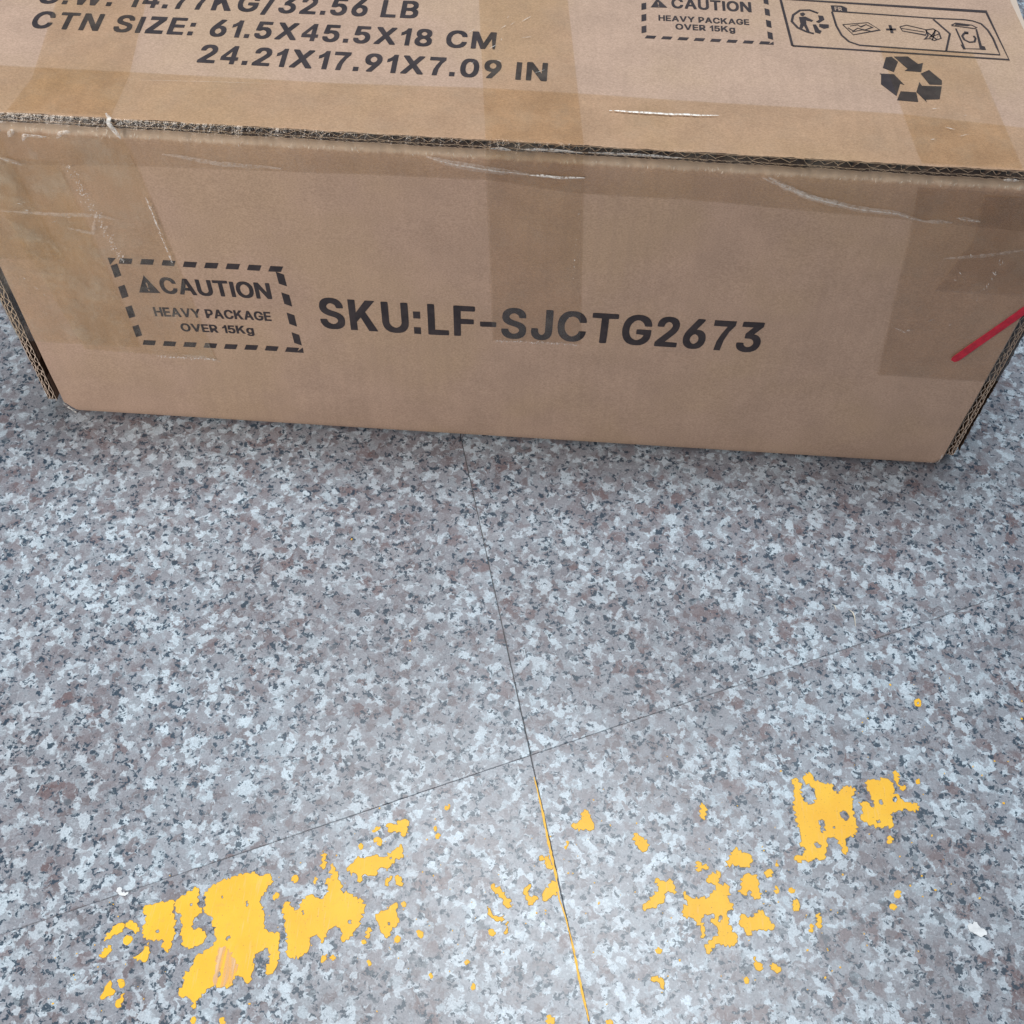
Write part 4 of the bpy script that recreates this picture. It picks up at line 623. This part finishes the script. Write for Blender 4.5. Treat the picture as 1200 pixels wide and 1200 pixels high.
for (y, z) in prof:
    for j in range(NC + 1):
        x = W * j / NC
        zz = z + zlift(x) * max(0.0, 1 - z / 2.2)
        yy = y + fy(x, z)
        if 17.2 < z < 17.84:
            k = (z - 17.2) / .5
            yy += k * abs(.09 * nz(x * .9, 3, z) + .06 * nz(x * 4.2, 9, z * 2) + .04 * nz(x * 11, z * 3, 5))
            zz += .03 * nz(x * 2.5, 5, 1) + .015 * nz(x * 9, 2, 4)
        if x < .25 and z < 1.0:
            yy += random.uniform(-.03, .03)
            zz += random.uniform(-.05, .05)
        V.append((x, yy, zz))
front = mesh('front_panel', V, grid_faces(len(prof), NC + 1), M_CARD, bx, True)
# thickness behind the front sheet, raw at both ends
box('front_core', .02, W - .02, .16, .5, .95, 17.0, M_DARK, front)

def ribbon(length, pitch, amp, centre, depth, y0, thick=.035, lean=.15, seed=1, crush=lambda s: 1.0, s0=0.0):
    """one wavy fluting sheet: returns verts as (s, t, d)"""
    r = random.Random(seed)
    s, pts, ph = 0.0, [], 0.0
    per = pitch
    while s < length:
        if ph >= 2 * math.pi:
            ph -= 2 * math.pi
            per = pitch * r.uniform(.66, 1.36)
            ln = lean * r.uniform(-.4, 2.2)
            am = amp * r.uniform(.72, 1.0)
        else:
            ln = lean if not pts else ln
            am = amp if not pts else am
        k = crush(s)
        t = math.tanh(1.6 * math.sin(ph)) / math.tanh(1.6)
        pts.append((s + ln * math.sin(ph * 2) * pitch * .5, centre + am * t * k, y0 + r.uniform(-.02, .03) + .05 * nz(s * .8, seed)))
        s += per / 12
        ph += 2 * math.pi / 12
    V, F = [], []
    for s_, t, d in pts:
        V += [(s0 + s_, t + thick / 2, d), (s0 + s_, t - thick / 2, d), (s0 + s_, t + thick / 2, depth), (s0 + s_, t - thick / 2, depth)]
    for i in range(len(pts) - 1):
        a, b = i * 4, i * 4 + 4
        F += [(a, b, b + 1, a + 1), (a, a + 2, b + 2, b), (a + 1, b + 1, b + 3, a + 3)]
    return V, F

def sheet(length, t0, t1, y0, depth, jit=.02, seed=1, step=.12, s0=0.0, wob=0.0):
    """a paper liner with a slightly torn front edge: verts (s, t, d)"""
    r = random.Random(seed)
    n = int(length / step)
    V, F = [], []
    for i in range(n + 1):
        s = s0 + length * i / n
        d = y0 + r.uniform(-jit, jit) + jit * 1.5 * nz(s * .7, seed)
        w = wob * nz(s * .35, seed, 8) + wob * .5 * nz(s * 1.7, seed, 2)
        V += [(s, t1 + w, d), (s, t0 + w, d), (s, t1 + (0 if wob == 0 else w), depth), (s, t0 + w, depth)]
    for i in range(n):
        a, b = i * 4, i * 4 + 4
        F += [(a, b, b + 1, a + 1), (a, a + 2, b + 2, b), (a + 1, b + 1, b + 3, a + 3)]
    return V, F

# top panel: liner, two fluting sheets, liners between
XE0, XE1 = -.35, 46.0
def xr(y):          # the lid panel narrows a little towards the back
    return 45.35 - .075 * min(y, 12.0) if y > .3 else 45.9
NYT, NXT = 60, 380
V = []
for i in range(NYT + 1):
    y = .15 + (DEP - .15) * (i / NYT) ** 1.8
    for j in range(NXT + 1):
        x = XE0 + (xr(y) - XE0) * j / NXT
        yy = y + (.07 * nz(x * .6, 4) + .035 * nz(x * 2.3, 4) + .035 * nz(x * 8, 1) if i == 0 else 0)
        z = 18.40 + (0.0 if i > 2 else .0)
        if i == 0:
            z -= .018 + .02 * nz(x * 3, 8) + .02 * nz(x * .8, 8)
        if i == 1:
            yy = .21
            z -= .006
        V.append((x, yy, z))
nrow = NXT + 1
top = mesh('top_panel', V, grid_faces(NYT + 1, nrow), M_CARD, bx, True)
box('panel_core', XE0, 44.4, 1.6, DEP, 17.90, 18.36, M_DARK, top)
LT = XE1 - XE0
def crush_top(s):
    k = 1.0
    if s < 5.5:
        k = .62 + .3 * nz(s * 1.3, 2)
    return k
def top_map(V):
    return [(s, d, t) for s, t, d in V]
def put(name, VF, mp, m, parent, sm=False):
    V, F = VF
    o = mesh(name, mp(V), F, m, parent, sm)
    o.data.materials.append(M_DARK)          # recess shade put into the colour of the inner paper faces
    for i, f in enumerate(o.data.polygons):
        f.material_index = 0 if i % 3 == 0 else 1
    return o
put('liner', sheet(LT, 18.335, 18.362, .15, 1.7, .02, 11, s0=XE0), top_map, M_EDGE, top)
put('fluting', ribbon(LT, .66, .115, 18.21, 1.6, .19, .026, .18, 5, crush_top, XE0), top_map, M_EDGE, top)
put('liner', sheet(LT, 18.058, 18.080, .15, 1.7, .03, 12, s0=XE0, wob=.02), top_map, M_EDGE, top)
put('fluting', ribbon(LT, .42, .048, 18.0, 1.6, .20, .022, .12, 9, crush_top, XE0), top_map, M_EDGE, top)
put('liner', sheet(LT, 17.915, 17.937, .17, 1.7, .03, 13, s0=XE0, wob=.018), top_map, M_EDGE, top)

# side panels with their raw corrugated edge facing forward
def side(sign, x_in, name_label):
    """x_in: inner face of the wall at its front edge"""
    zb, zt = .75, 17.75
    th = .46
    def bend(d):
        return -.10 * max(0.0, d - 1.5) if d < 10 else -.85
    root = None
    out_x = x_in + sign * th
    rows = []
    ys = [.25, 1.0, 2.5, 5, 8, 12, 20, 40, DEP - .3]
    V = []
    for face_x in (x_in, out_x):
        for z in (zb, zt):
            for y in ys:
                b = sign * max(-.85, -.10 * max(0.0, y - 1.5))
                V.append((face_x + b, y, z if y < 2 else (z if z > 1 else max(.1, z - .1 * (y - 2)))))
    n = len(ys)
    F = []
    for a, b in ((0, 1), (2, 3)):
        for i in range(n - 1):
            F.append((a * n + i, a * n + i + 1, b * n + i + 1, b * n + i))
    for i in range(n - 1):
        F.append((0 * n + i, 2 * n + i, 2 * n + i + 1, 0 * n + i + 1))
        F.append((1 * n + i, 1 * n + i + 1, 3 * n + i + 1, 3 * n + i))
    F.append((n - 1, 3 * n - 1, 4 * n - 1, 2 * n - 1))
    p = mesh('side_panel', V, F, M_CARD, bx)
    def mp(V):
        return [(x_in + sign * t, d, s + (zb)) for s, t, d in V]
    def crush(s):
        return .55 + .45 * min(1, s / 2.0) + .15 * nz(s, 3)
    L = zt - zb
    put('liner', sheet(L, .0, .03, .14, .9, .03, 21, wob=.03), mp, M_EDGE, p)
    put('fluting', ribbon(L, .60, .085, .14, .9, .16, .046, .2, 22 + (sign > 0), crush), mp, M_EDGE, p)
    put('liner', sheet(L, .25, .28, .14, .9, .03, 23, wob=.035), mp, M_EDGE, p)
    put('fluting', ribbon(L, .42, .05, .345, .9, .17, .042, .2, 27 + (sign > 0), crush), mp, M_EDGE, p)
    put('liner', sheet(L, .42, .45, .16, .9, .03, 24, wob=.03), mp, M_EDGE, p)
    return p
left = side(-1, -.42, 'left')
right = side(1, W + .10, 'right')
# outer wrap on the right, coloured dark for the shade in its slot
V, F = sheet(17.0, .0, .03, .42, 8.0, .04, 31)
mesh('outer_wrap_shade', [(W + .82 + t + .02 * nz(s, 2) - .09 * max(0, d - 2), d, s + .9) for s, t, d in V], F, M_DARK, right)
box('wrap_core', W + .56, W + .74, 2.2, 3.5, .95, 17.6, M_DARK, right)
# inside flaps that close the corner gaps, bottom and back
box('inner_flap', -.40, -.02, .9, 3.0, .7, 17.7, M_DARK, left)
box('bottom_panel', .3, 44.3, .5, DEP - .3, .12, .5, M_CARD, bx)
box('back_panel', -.1, 44.2, DEP - .28, DEP, .12, 17.85, M_CARD, bx)
box('corner_tab', W - .25, W + .12, .30, .9, .15, 1.1, M_CARD, right)

# ---------------------------------------------------------------- printing
def onfront(u, v, h):
    return (u, fy(u, v) - h, v)
def ontop(u, v, h):
    return (u, v, 18.402 + h)
def glyph_text(spec, to3d, track=.05):
    s, a, b, cap = spec
    adv, xs = [], 0.0
    for ch in s:
        if ch == ' ':
            adv.append((xs, 0, 0))
            xs += .215
            continue
        g = GLYPHS[ch]
        x = [p[0] for l in g for p in l]
        lo, hi = min(x), max(x)
        adv.append((xs - lo, lo, hi))
        gap = track * (1.5 if ch == ':' else 1.0)
        xs += hi - lo + gap
    total = adv[-1][0] + adv[-1][2]
    sx = (b[0] - a[0]) / total
    sy = cap / .509
    parts = []
    for ch, (x0, lo, hi) in zip(s, adv):
        if ch == ' ':
            continue
        loops = []
        for l in GLYPHS[ch]:
            q = []
            for px, py in l:
                u = (x0 + px) * sx
                q.append((a[0] + u + .006 * nz(u * 9, py * 30), a[1] + (b[1] - a[1]) * u / (b[0] - a[0]) + py * sy + .006 * nz(u * 11, py * 25, 4)))
            loops.append(q)
        loops.sort(key=lambda l: -abs(sum(l[i][0] * l[(i + 1) % len(l)][1] - l[(i + 1) % len(l)][0] * l[i][1] for i in range(len(l)))))
        if ch == ':':
            for l in loops:
                parts.append(slab([l], .004, .012, to3d))
        else:
            parts.append(slab(loops, .004, .012, to3d))
    return merge(parts)
def stroke(pts, w):
    L, Rr = [], []
    n = len(pts)
    for i in range(n):
        a = Vector(pts[max(0, i - 1)])
        b = Vector(pts[min(n - 1, i + 1)])
        d = (b - a).normalized()
        if 0 < i < n - 1:
            d1 = (Vector(pts[i]) - Vector(pts[i - 1])).normalized()
            c = max(.5, abs(d1.dot(d)))
        else:
            c = 1.0
        nn = Vector((-d.y, d.x)) * (w / 2 / c)
        p = Vector(pts[i])
        L.append((p + nn)[:])
        Rr.append((p - nn)[:])
    V = L + Rr
    F = [(i, n + i, n + i + 1, i + 1) for i in range(n - 1)]
    return V, F
def strokes(lines, to3d, h=.012):
    out = []
    for w, *pts in lines:
        V, F = stroke(pts, w)
        out.append(([to3d(a, b, h) for a, b in V], F))
    return merge(out)
for spec in FTEXT:
    V, F = glyph_text(spec, onfront, .085 if 'SKU' in spec[0] else .045)
    mesh('lettering', V, F, M_INK, front)
for spec in TTEXT:
    V, F = glyph_text(spec, ontop, .105 if spec[3] > 1.0 else .055)
    mesh('lettering', V, F, M_INK, top)

def dash_frame(q, to3d, nh, nv, w):
    """slanted dashes round a frame; q = tl, tr, br, bl"""
    tl, tr, br, bl = [Vector(p) for p in q]
    out = []
    def dash(a, b, inner, t0, t1, sl):
        d = b - a
        p0, p1 = a + d * t0, a + d * t1
        s = d.normalized() * sl
        pts = [p0 + s, p1 + s, p1 - s + inner, p0 - s + inner]
        out.append(slab([[p[:] for p in pts]], .004, .012, to3d))
    dn = (bl - tl).normalized() * w
    for i in range(nh):
        t = (i + .50) / (nh + .1)
        dash(tl, tr, dn, t, t + .58 / nh, w * .22)
        dash(bl, br, -dn, t - .03, t - .03 + .58 / nh, -w * .22)
    rt = (tr - tl).normalized() * w
    for i in range(nv):
        t = (i + .32) / (nv + .35)
        dash(tl, bl, rt, t, t + .52 / nv, w * .22)
        dash(tr, br, -rt, t, t + .52 / nv, w * .22)
    for c, a, b in ((tl, rt * 1.1, dn * 1.3), (br, -rt * 1.1, -dn * 1.1)):
        out.append(slab([[c[:], (c + a)[:], (c + b)[:]]], .004, .012, to3d))
    return merge(out)
V, F = dash_frame(FBOX, onfront, 8, 4, .33)
mesh('dashed_frame', V, F, M_INK, front)
V, F = dash_frame([TBOX[3], TBOX[2], TBOX[1], TBOX[0]], ontop, 8, 4, .21)
mesh('dashed_frame', V, F, M_INK, top)
def warn(tri, to3d):
    a, b, c = [Vector(p) for p in tri]
    def bc(s, t):
        p = b + (c - b) * s + (a - (b + c) / 2) * t
        return p[:]
    hole = [bc(.46, .58), bc(.54, .58), bc(.525, .28), bc(.475, .28)]
    dot = [bc(.465, .20), bc(.535, .20), bc(.535, .10), bc(.465, .10)]
    return slab([[a[:], b[:], c[:]], hole, dot], .004, .012, to3d)
V, F = warn(FTRI, onfront)
mesh('warning_triangle', V, F, M_INK, front)
V, F = warn(TTRI, ontop)
mesh('warning_triangle', V, F, M_INK, top)
V, F = merge([slab([p], .004, .012, ontop) for p in RECYCLE])
mesh('recycling_mark', V, F, M_INK, top)
V, F = strokes(LINES, ontop)
mesh('sorting_label', V, F, M_INK, top)
for p in SHAPES:
    V, F = slab([p], .004, .013, ontop)
    mesh('sorting_symbol', V, F, M_INK, top)
V, F = glyph_text(FR, lambda u, v, h: (u, v, 18.404 + h + .004))
mesh('lettering', V, F, mat_plain('unprinted_board', (.40, .29, .22)), top)

# ---------------------------------------------------------------- tape
def interp(pl, n):
    out = []
    k = len(pl) - 1
    for i in range(n + 1):
        t = i / n * k
        a = min(int(t), k - 1)
        f = t - a
        out.append(tuple(pl[a][c] + (pl[a + 1][c] - pl[a][c]) * f for c in range(3)))
    return out
def tape(name, rows, m, parent, nr, nc, amp=.012, seed=0.0, teeth=0.0, axis=None):
    cols = [interp(r, nc) for r in rows]
    R2 = [interp([c[j] for c in cols], nr) for j in range(nc + 1)]
    V = []
    for i in range(nr + 1):
        for j in range(nc + 1):
            x, y, z = R2[j][i]
            d = amp * (nz(x * .45 + seed, y * .45, z * .45) + .5 * nz(x * 1.6 + seed, y * 1.6, z * 1.6))
            if z > 18.3:
                z += d * .5
            else:
                y -= d - (fy(x, z) if 0 <= x <= W and z < 17.6 else 0)
                x += 0
            if teeth and i == nr:
                z += teeth * (1 if j % 2 else -1) * .5
            V.append((x, y, z))
    return mesh(name, V, grid_faces(nr + 1, nc + 1), m, parent, True)

tf = lambda p, off: (p[0], -off, p[1])
tt = lambda p, off: (p[0], p[1], 18.402 + off)
# along the front top edge: from the lid, over the cut edge, down the front
def lerp_pl(pl, x):
    for a, b in zip(pl, pl[1:]):
        if a[0] <= x <= b[0]:
            t = (x - a[0]) / (b[0] - a[0])
            return a[1] + (b[1] - a[1]) * t
    return pl[0][1] if x < pl[0][0] else pl[-1][1]
cols = []
for k in range(0, 93):
    x = -.45 + 46.5 * k / 92
    yt = lerp_pl(TAPE_EDGE_T, x)
    zf = lerp_pl(TAPE_EDGE_F, x)
    sag = .02 * nz(x * .6, 1)
    cols.append([(x, yt, 18.432), (x, yt * .5 + .1, 18.432), (x, .25, 18.434), (x, .12, 18.41), (x, .02 + sag, 18.2), (x, -.05 + sag, 17.95),
                 (x, -.075, 17.7), (x, -.07, 17.4), (x, -.035, 17.1), (x, -.035, zf)])
rows = [[c[i] for c in cols] for i in range(10)]
def raw(name, rows, m, parent, seed):
    V = []
    for i, r in enumerate(rows):
        for x, y, z in r:
            d = .012 * nz(x * .8 + seed, z, y)
            if z < 17.3 and 0 <= x <= W:
                y += fy(x, z)
            V.append((x, y - d, z))
    return mesh(name, V, grid_faces(len(rows), len(rows[0])), m, parent, True)
raw('edge_tape', rows[:4], M_TAPE_T, bx, 1)['label'] = 'clear tape strip along the front edge of the lid'
raw('edge_tape', rows[3:], M_TAPE_F, bx, 2)['label'] = 'clear tape hanging over the cut edge onto the front'
# middle strip
a, b, c, d = TAPE_MID_T
e, f, g, h = TAPE_MID_F
tape('tape_strip', [[tt(a, .05), tt(b, .05)], [tt(d, .05), tt(c, .05)]], M_TAPE_T, bx, 30, 10, seed=3)
tape('tape_strip', [[tt(d, .05), tt(c, .05)], [(d[0], -.03, 18.1), (c[0], -.03, 18.1)], [(e[0], -.10, 17.6), (f[0], -.10, 17.6)]], M_TAPE_F, bx, 8, 10, seed=5)
tape('tape_strip', [[(e[0], -.10, 17.6), (f[0], -.10, 17.6)], [(e[0] + .03, -.055, 16.4), (f[0] + .05, -.055, 16.4)], [tf(h, .05), tf(g, .05)]], M_TAPE_F, bx, 40, 34, seed=5, teeth=.07)
# left strips
a, b, c, d = TAPE_LEFT_T
tape('tape_strip', [[tt(a, .055), tt(b, .055)], [tt(d, .055), tt(c, .055)], [(3.1, .2, 18.46), (7.2, .2, 18.46)]], M_TAPE_T, bx, 20, 10, seed=8)
e, f, g, h = TAPE_LEFT_F
tape('tape_strip', [[(.4, -.09, 17.6), (7.5, -.09, 17.6)], [(.9, -.06, 16.2), (7.75, -.06, 16.2)], [tf(h, .06), tf(g, .06)]], M_TAPE_O, bx, 40, 36, .022, 11, .07)
e, f, g, h = TAPE_LCORNER_F
tape('corner_tape', [[(-1.2, 4.0, z1), (-.98, .6, z1), (-.86, .05, z1), (-.25, -.05, z1), (.3, -.09, z1), (xe, -.09, z1)]
                     for z1, xe in ((16.3, 4.5), (14.0, 4.65), (12.0, 4.8), (10.0, 4.95), (7.5, 5.1), (5.45, 5.2))], M_TAPE_O, bx, 40, 44, .02, 15)
tape('corner_tape', [[(-1.0, .6, 17.6), (-.86, .02, 17.6), (-.2, -.10, 17.6), (2.4, -.12, 17.7)], [(-1.0, .6, 14.2), (-.86, .02, 14.2), (-.2, -.11, 14.0), (2.8, -.11, 13.5)],
                     [(-1.0, .6, 10.6), (-.86, .02, 10.6), (-.2, -.11, 10.8), (3.2, -.11, 10.9)]], M_TAPE_O, bx, 30, 24, .03, 19)
# right strips
a, b, c, d = TAPE_RIGHT_T
tape('tape_strip', [[tt(a, .055), tt(b, .055)], [tt(d, .055), tt(c, .055)], [(38.8, .2, 18.46), (42.7, .2, 18.46)]], M_TAPE_T, bx, 20, 10, seed=22)
tape('corner_tape', [[(xe, -.06, z1), (W - .4, -.06, z1), (W + .1, -.05, z1), (W + .62, .06, z1), (W + .83, .5, z1), (W + .75, 4.0, z1)]
                     for z1, xe in ((17.5, 38.9), (15.0, 39.3), (12.0, 39.7), (9.0, 40.1), (6.62, 40.45))], M_TAPE_R, bx, 44, 44, .02, 25)
tape('corner_tape', [[(xe, -.10, z1), (W - .4, -.10, z1), (W + .1, -.09, z1), (W + .64, .04, z1)]
                     for z1, xe in ((17.3, 41.6), (15.0, 41.9), (12.2, 41.3))], M_TAPE_R, bx, 26, 24, .03, 29)

# creases standing up in the film, coloured pale in place of highlights
def fold(pts, w, to3d, off, seed):
    n = 26
    pl = interp([(a, b, 0) for a, b in pts], n)
    V, F = [], []
    for i in range(n + 1):
        x, y, _ = pl[i]
        a, b = pl[max(0, i - 1)], pl[min(n, i + 1)]
        dx, dy = b[0] - a[0], b[1] - a[1]
        l = math.hypot(dx, dy) or 1
        t = i / n
        ww = w * .5 * (math.sin(math.pi * min(.97, max(.03, t))) ** .5) * (1 + .5 * nz(x * 3, seed))
        ox, oy = -dy / l * ww, dx / l * ww
        jj = .03 * nz(x * 1.5, seed, 3)
        V += [to3d(x + ox, y + oy + jj, off), to3d(x, y + jj, off + ww * .9), to3d(x - ox, y - oy + jj, off)]
    for i in range(n):
        for k in range(2):
            F.append((i * 3 + k, i * 3 + k + 1, i * 3 + 4 + k, i * 3 + 3 + k))
    return V, F
for i, (w, *pts) in enumerate(FOLDS_F):
    if w < .2:
        V, F = fold(pts, w * 2.4, onfront, .10, i)
        mesh('tape_crease_glint', V, F, M_SOFT, bx, True)
    if i in (0, 1, 2, 3, 5, 9):
        V, F = fold(pts, w * (.42 if w > .2 else .5), onfront, .125, i)
        mesh('tape_crease_glint', V, F, M_GLINT if w > .2 else M_FOLD, bx, True)
for i, (w, *pts) in enumerate(FOLDS_T[:2]):
    V, F = fold(pts, w * .5, ontop, .07, i + 20)
    mesh('tape_crease_glint', V, F, M_GLINT if w > .2 else M_SOFT, bx, True)
# the little twist of film bridging the cut edge
V, F = fold([(7.05, 18.62), (7.2, 18.2), (7.45, 17.65)], .22, lambda u, v, h: (u, -.05 - h + (.25 if v > 18.4 else 0), v), .05, 44)
mesh('tape_crease_glint', V, F, M_GLINT, bx, True)
V, F = fold([(44.1, 18.5), (44.0, 17.6), (43.9, 16.6)], .12, lambda u, v, h: (u, -.06 - h + (.1 if v > 18.4 else 0), v), .05, 45)
mesh('tape_crease_glint', V, F, M_FOLD, bx, True)
# crumpled film squeezed over the crushed flap at the left, and pale strips painted as glints along the cut edge
rc = random.Random(12)
gap = lambda u, v, h: (u, -.06 - h, v)
for k in range(9):
    x = rc.uniform(-.2, 5.0)
    z = rc.uniform(17.35, 17.75)
    V, F = fold([(x, z - .1), (x + rc.uniform(.1, .4), z + .15), (x + rc.uniform(.3, 1.2), z + rc.uniform(.1, .3))], rc.uniform(.10, .24), gap, .05, 60 + k)
    mesh('tape_crease_glint', V, F, M_FOLD, bx, True)
for x0, x1, z in ((.6, 1.9, 18.15), (2.2, 3.0, 18.1), (22.1, 22.9, 18.17), (23.3, 25.7, 18.24), (25.9, 29.6, 18.26), (42.0, 42.6, 18.1)):
    V, F = fold([(x0, z), ((x0 + x1) / 2, z + .02), (x1, z - .01)], .13, gap, .03, x0)
    mesh('tape_crease_glint', V, F, M_FOLD, bx, True)
V, F = fold([(7.1, 5.05), (7.9, 5.02), (8.6, 4.86), (8.95, 4.72)], .22, onfront, .03, 77)
mesh('tape_crease_glint', V, F, M_SOFT, bx, True)
# scuffs: hair-thin flecks where the film has lifted or torn
def flecks(name, spots, n, seed, to3d=onfront, off=.12, parent=bx):
    r = random.Random(seed)
    parts = []
    for _ in range(n):
        (x, z, sx, sz, an, ln) = r.choice(spots)
        x += r.gauss(0, sx)
        z += r.gauss(0, sz)
        t = an + r.gauss(0, .35)
        l = ln * r.uniform(.4, 1.3)
        w = r.uniform(.008, .02)
        c, s = math.cos(t), math.sin(t)
        q = [(-l / 2, 0), (0, -w), (l / 2, 0), (0, w)]
        parts.append(([to3d(x + a * c - b * s, z + a * s + b * c, off) for a, b in q], [(0, 1, 2, 3)]))
    V, F = merge(parts)
    o = mesh(name, V, F, M_GLINT, parent)
    o['kind'] = 'stuff'
    return o
spots = [(8.0 + .1 * k, 4.95 + .04 * nz(k, 1), .05, .04, 1.4, .12) for k in range(-20, 8)]
spots += [(22.4 + .13 * k, 7.48, .04, .04, 1.3, .13) for k in range(30)]
flecks('torn_film_teeth', spots, 170, 2)
spots = [(4.9 + .04 * k, 16.2 - .22 * k, .10, .1, 1.0, .12) for k in range(24)]
spots += [(7.75 + .02 * k, 14.6 - .25 * k, .02, .1, -1.3, .16) for k in range(14)]
spots += [(3.9, 13.2, .5, .25, .3, .2), (2.2, 13.9, .5, .15, .1, .2), (1.4, 9.0, .3, .5, -.8, .22)]
spots += [(41.9, 13.6, .10, .8, -1.0, .3), (43.4, 13.2, .12, .8, -1.2, .3), (42.0, 10.3, .5, .4, 1.0, .3), (40.8, 9.8, .3, .12, .4, .25), (25.75, 12.5, .01, 2.0, 1.5, .1)]
flecks('film_scuffs', spots, 300, 5)
spots = [(x * .5, 17.75, .2, .06, 1.5, .22) for x in range(0, 16)] + [(x * .6 + 8, 17.72, .2, .04, 1.5, .14) for x in range(0, 62)]
flecks('crease_fibres', spots, 240, 8, lambda u, v, h: (u, -.02 - h * .5 + max(0, v - 17.6) * .5, v))
flecks('frayed_corner_fibres', [(-.02 + .04 * k, .62 - .055 * k, .03, .04, -1.0, .16) for k in range(11)] + [(45.42, .5 + .12 * k, .02, .06, 1.2, .12) for k in range(5)] + [(45.1, .28, .15, .03, .3, .14)], 90, 15, onfront, .02)
flecks('film_scratches', [(21.5, 7.5, 1.0, .9, .9, .5), (22.6, 6.0, .9, .9, .5, .5), (40.5, 2.5, 1.0, .6, .2, .4)], 16, 11, ontop, .07)

# red plastic strip caught under the tape at the right corner
n = 22
cl = interp([(x, z, 0) for x, z in RED], n)
V, F = [], []
for i, (x, z, _) in enumerate(cl):
    a, b = cl[max(0, i - 1)], cl[min(n, i + 1)]
    dx, dz = b[0] - a[0], b[1] - a[1]
    l = math.hypot(dx, dz)
    w = .21 * (.55 if i == 0 else 1) * (1 + .06 * nz(i * .7, 2))
    nx, nzz = -dz / l * w, dx / l * w
    for s, h in ((1, .105), (.97, .125), (0, .128), (-.97, .125), (-1, .105)):
        V.append((x + nx * s, -h, z + nzz * s))
F = grid_faces(n + 1, 5) + [(0, 1, 2, 3, 4)]
o = mesh('red_strip', V, F, M_RED, bx)
o['label'] = 'red plastic strip stuck slantwise to the right end of the front'
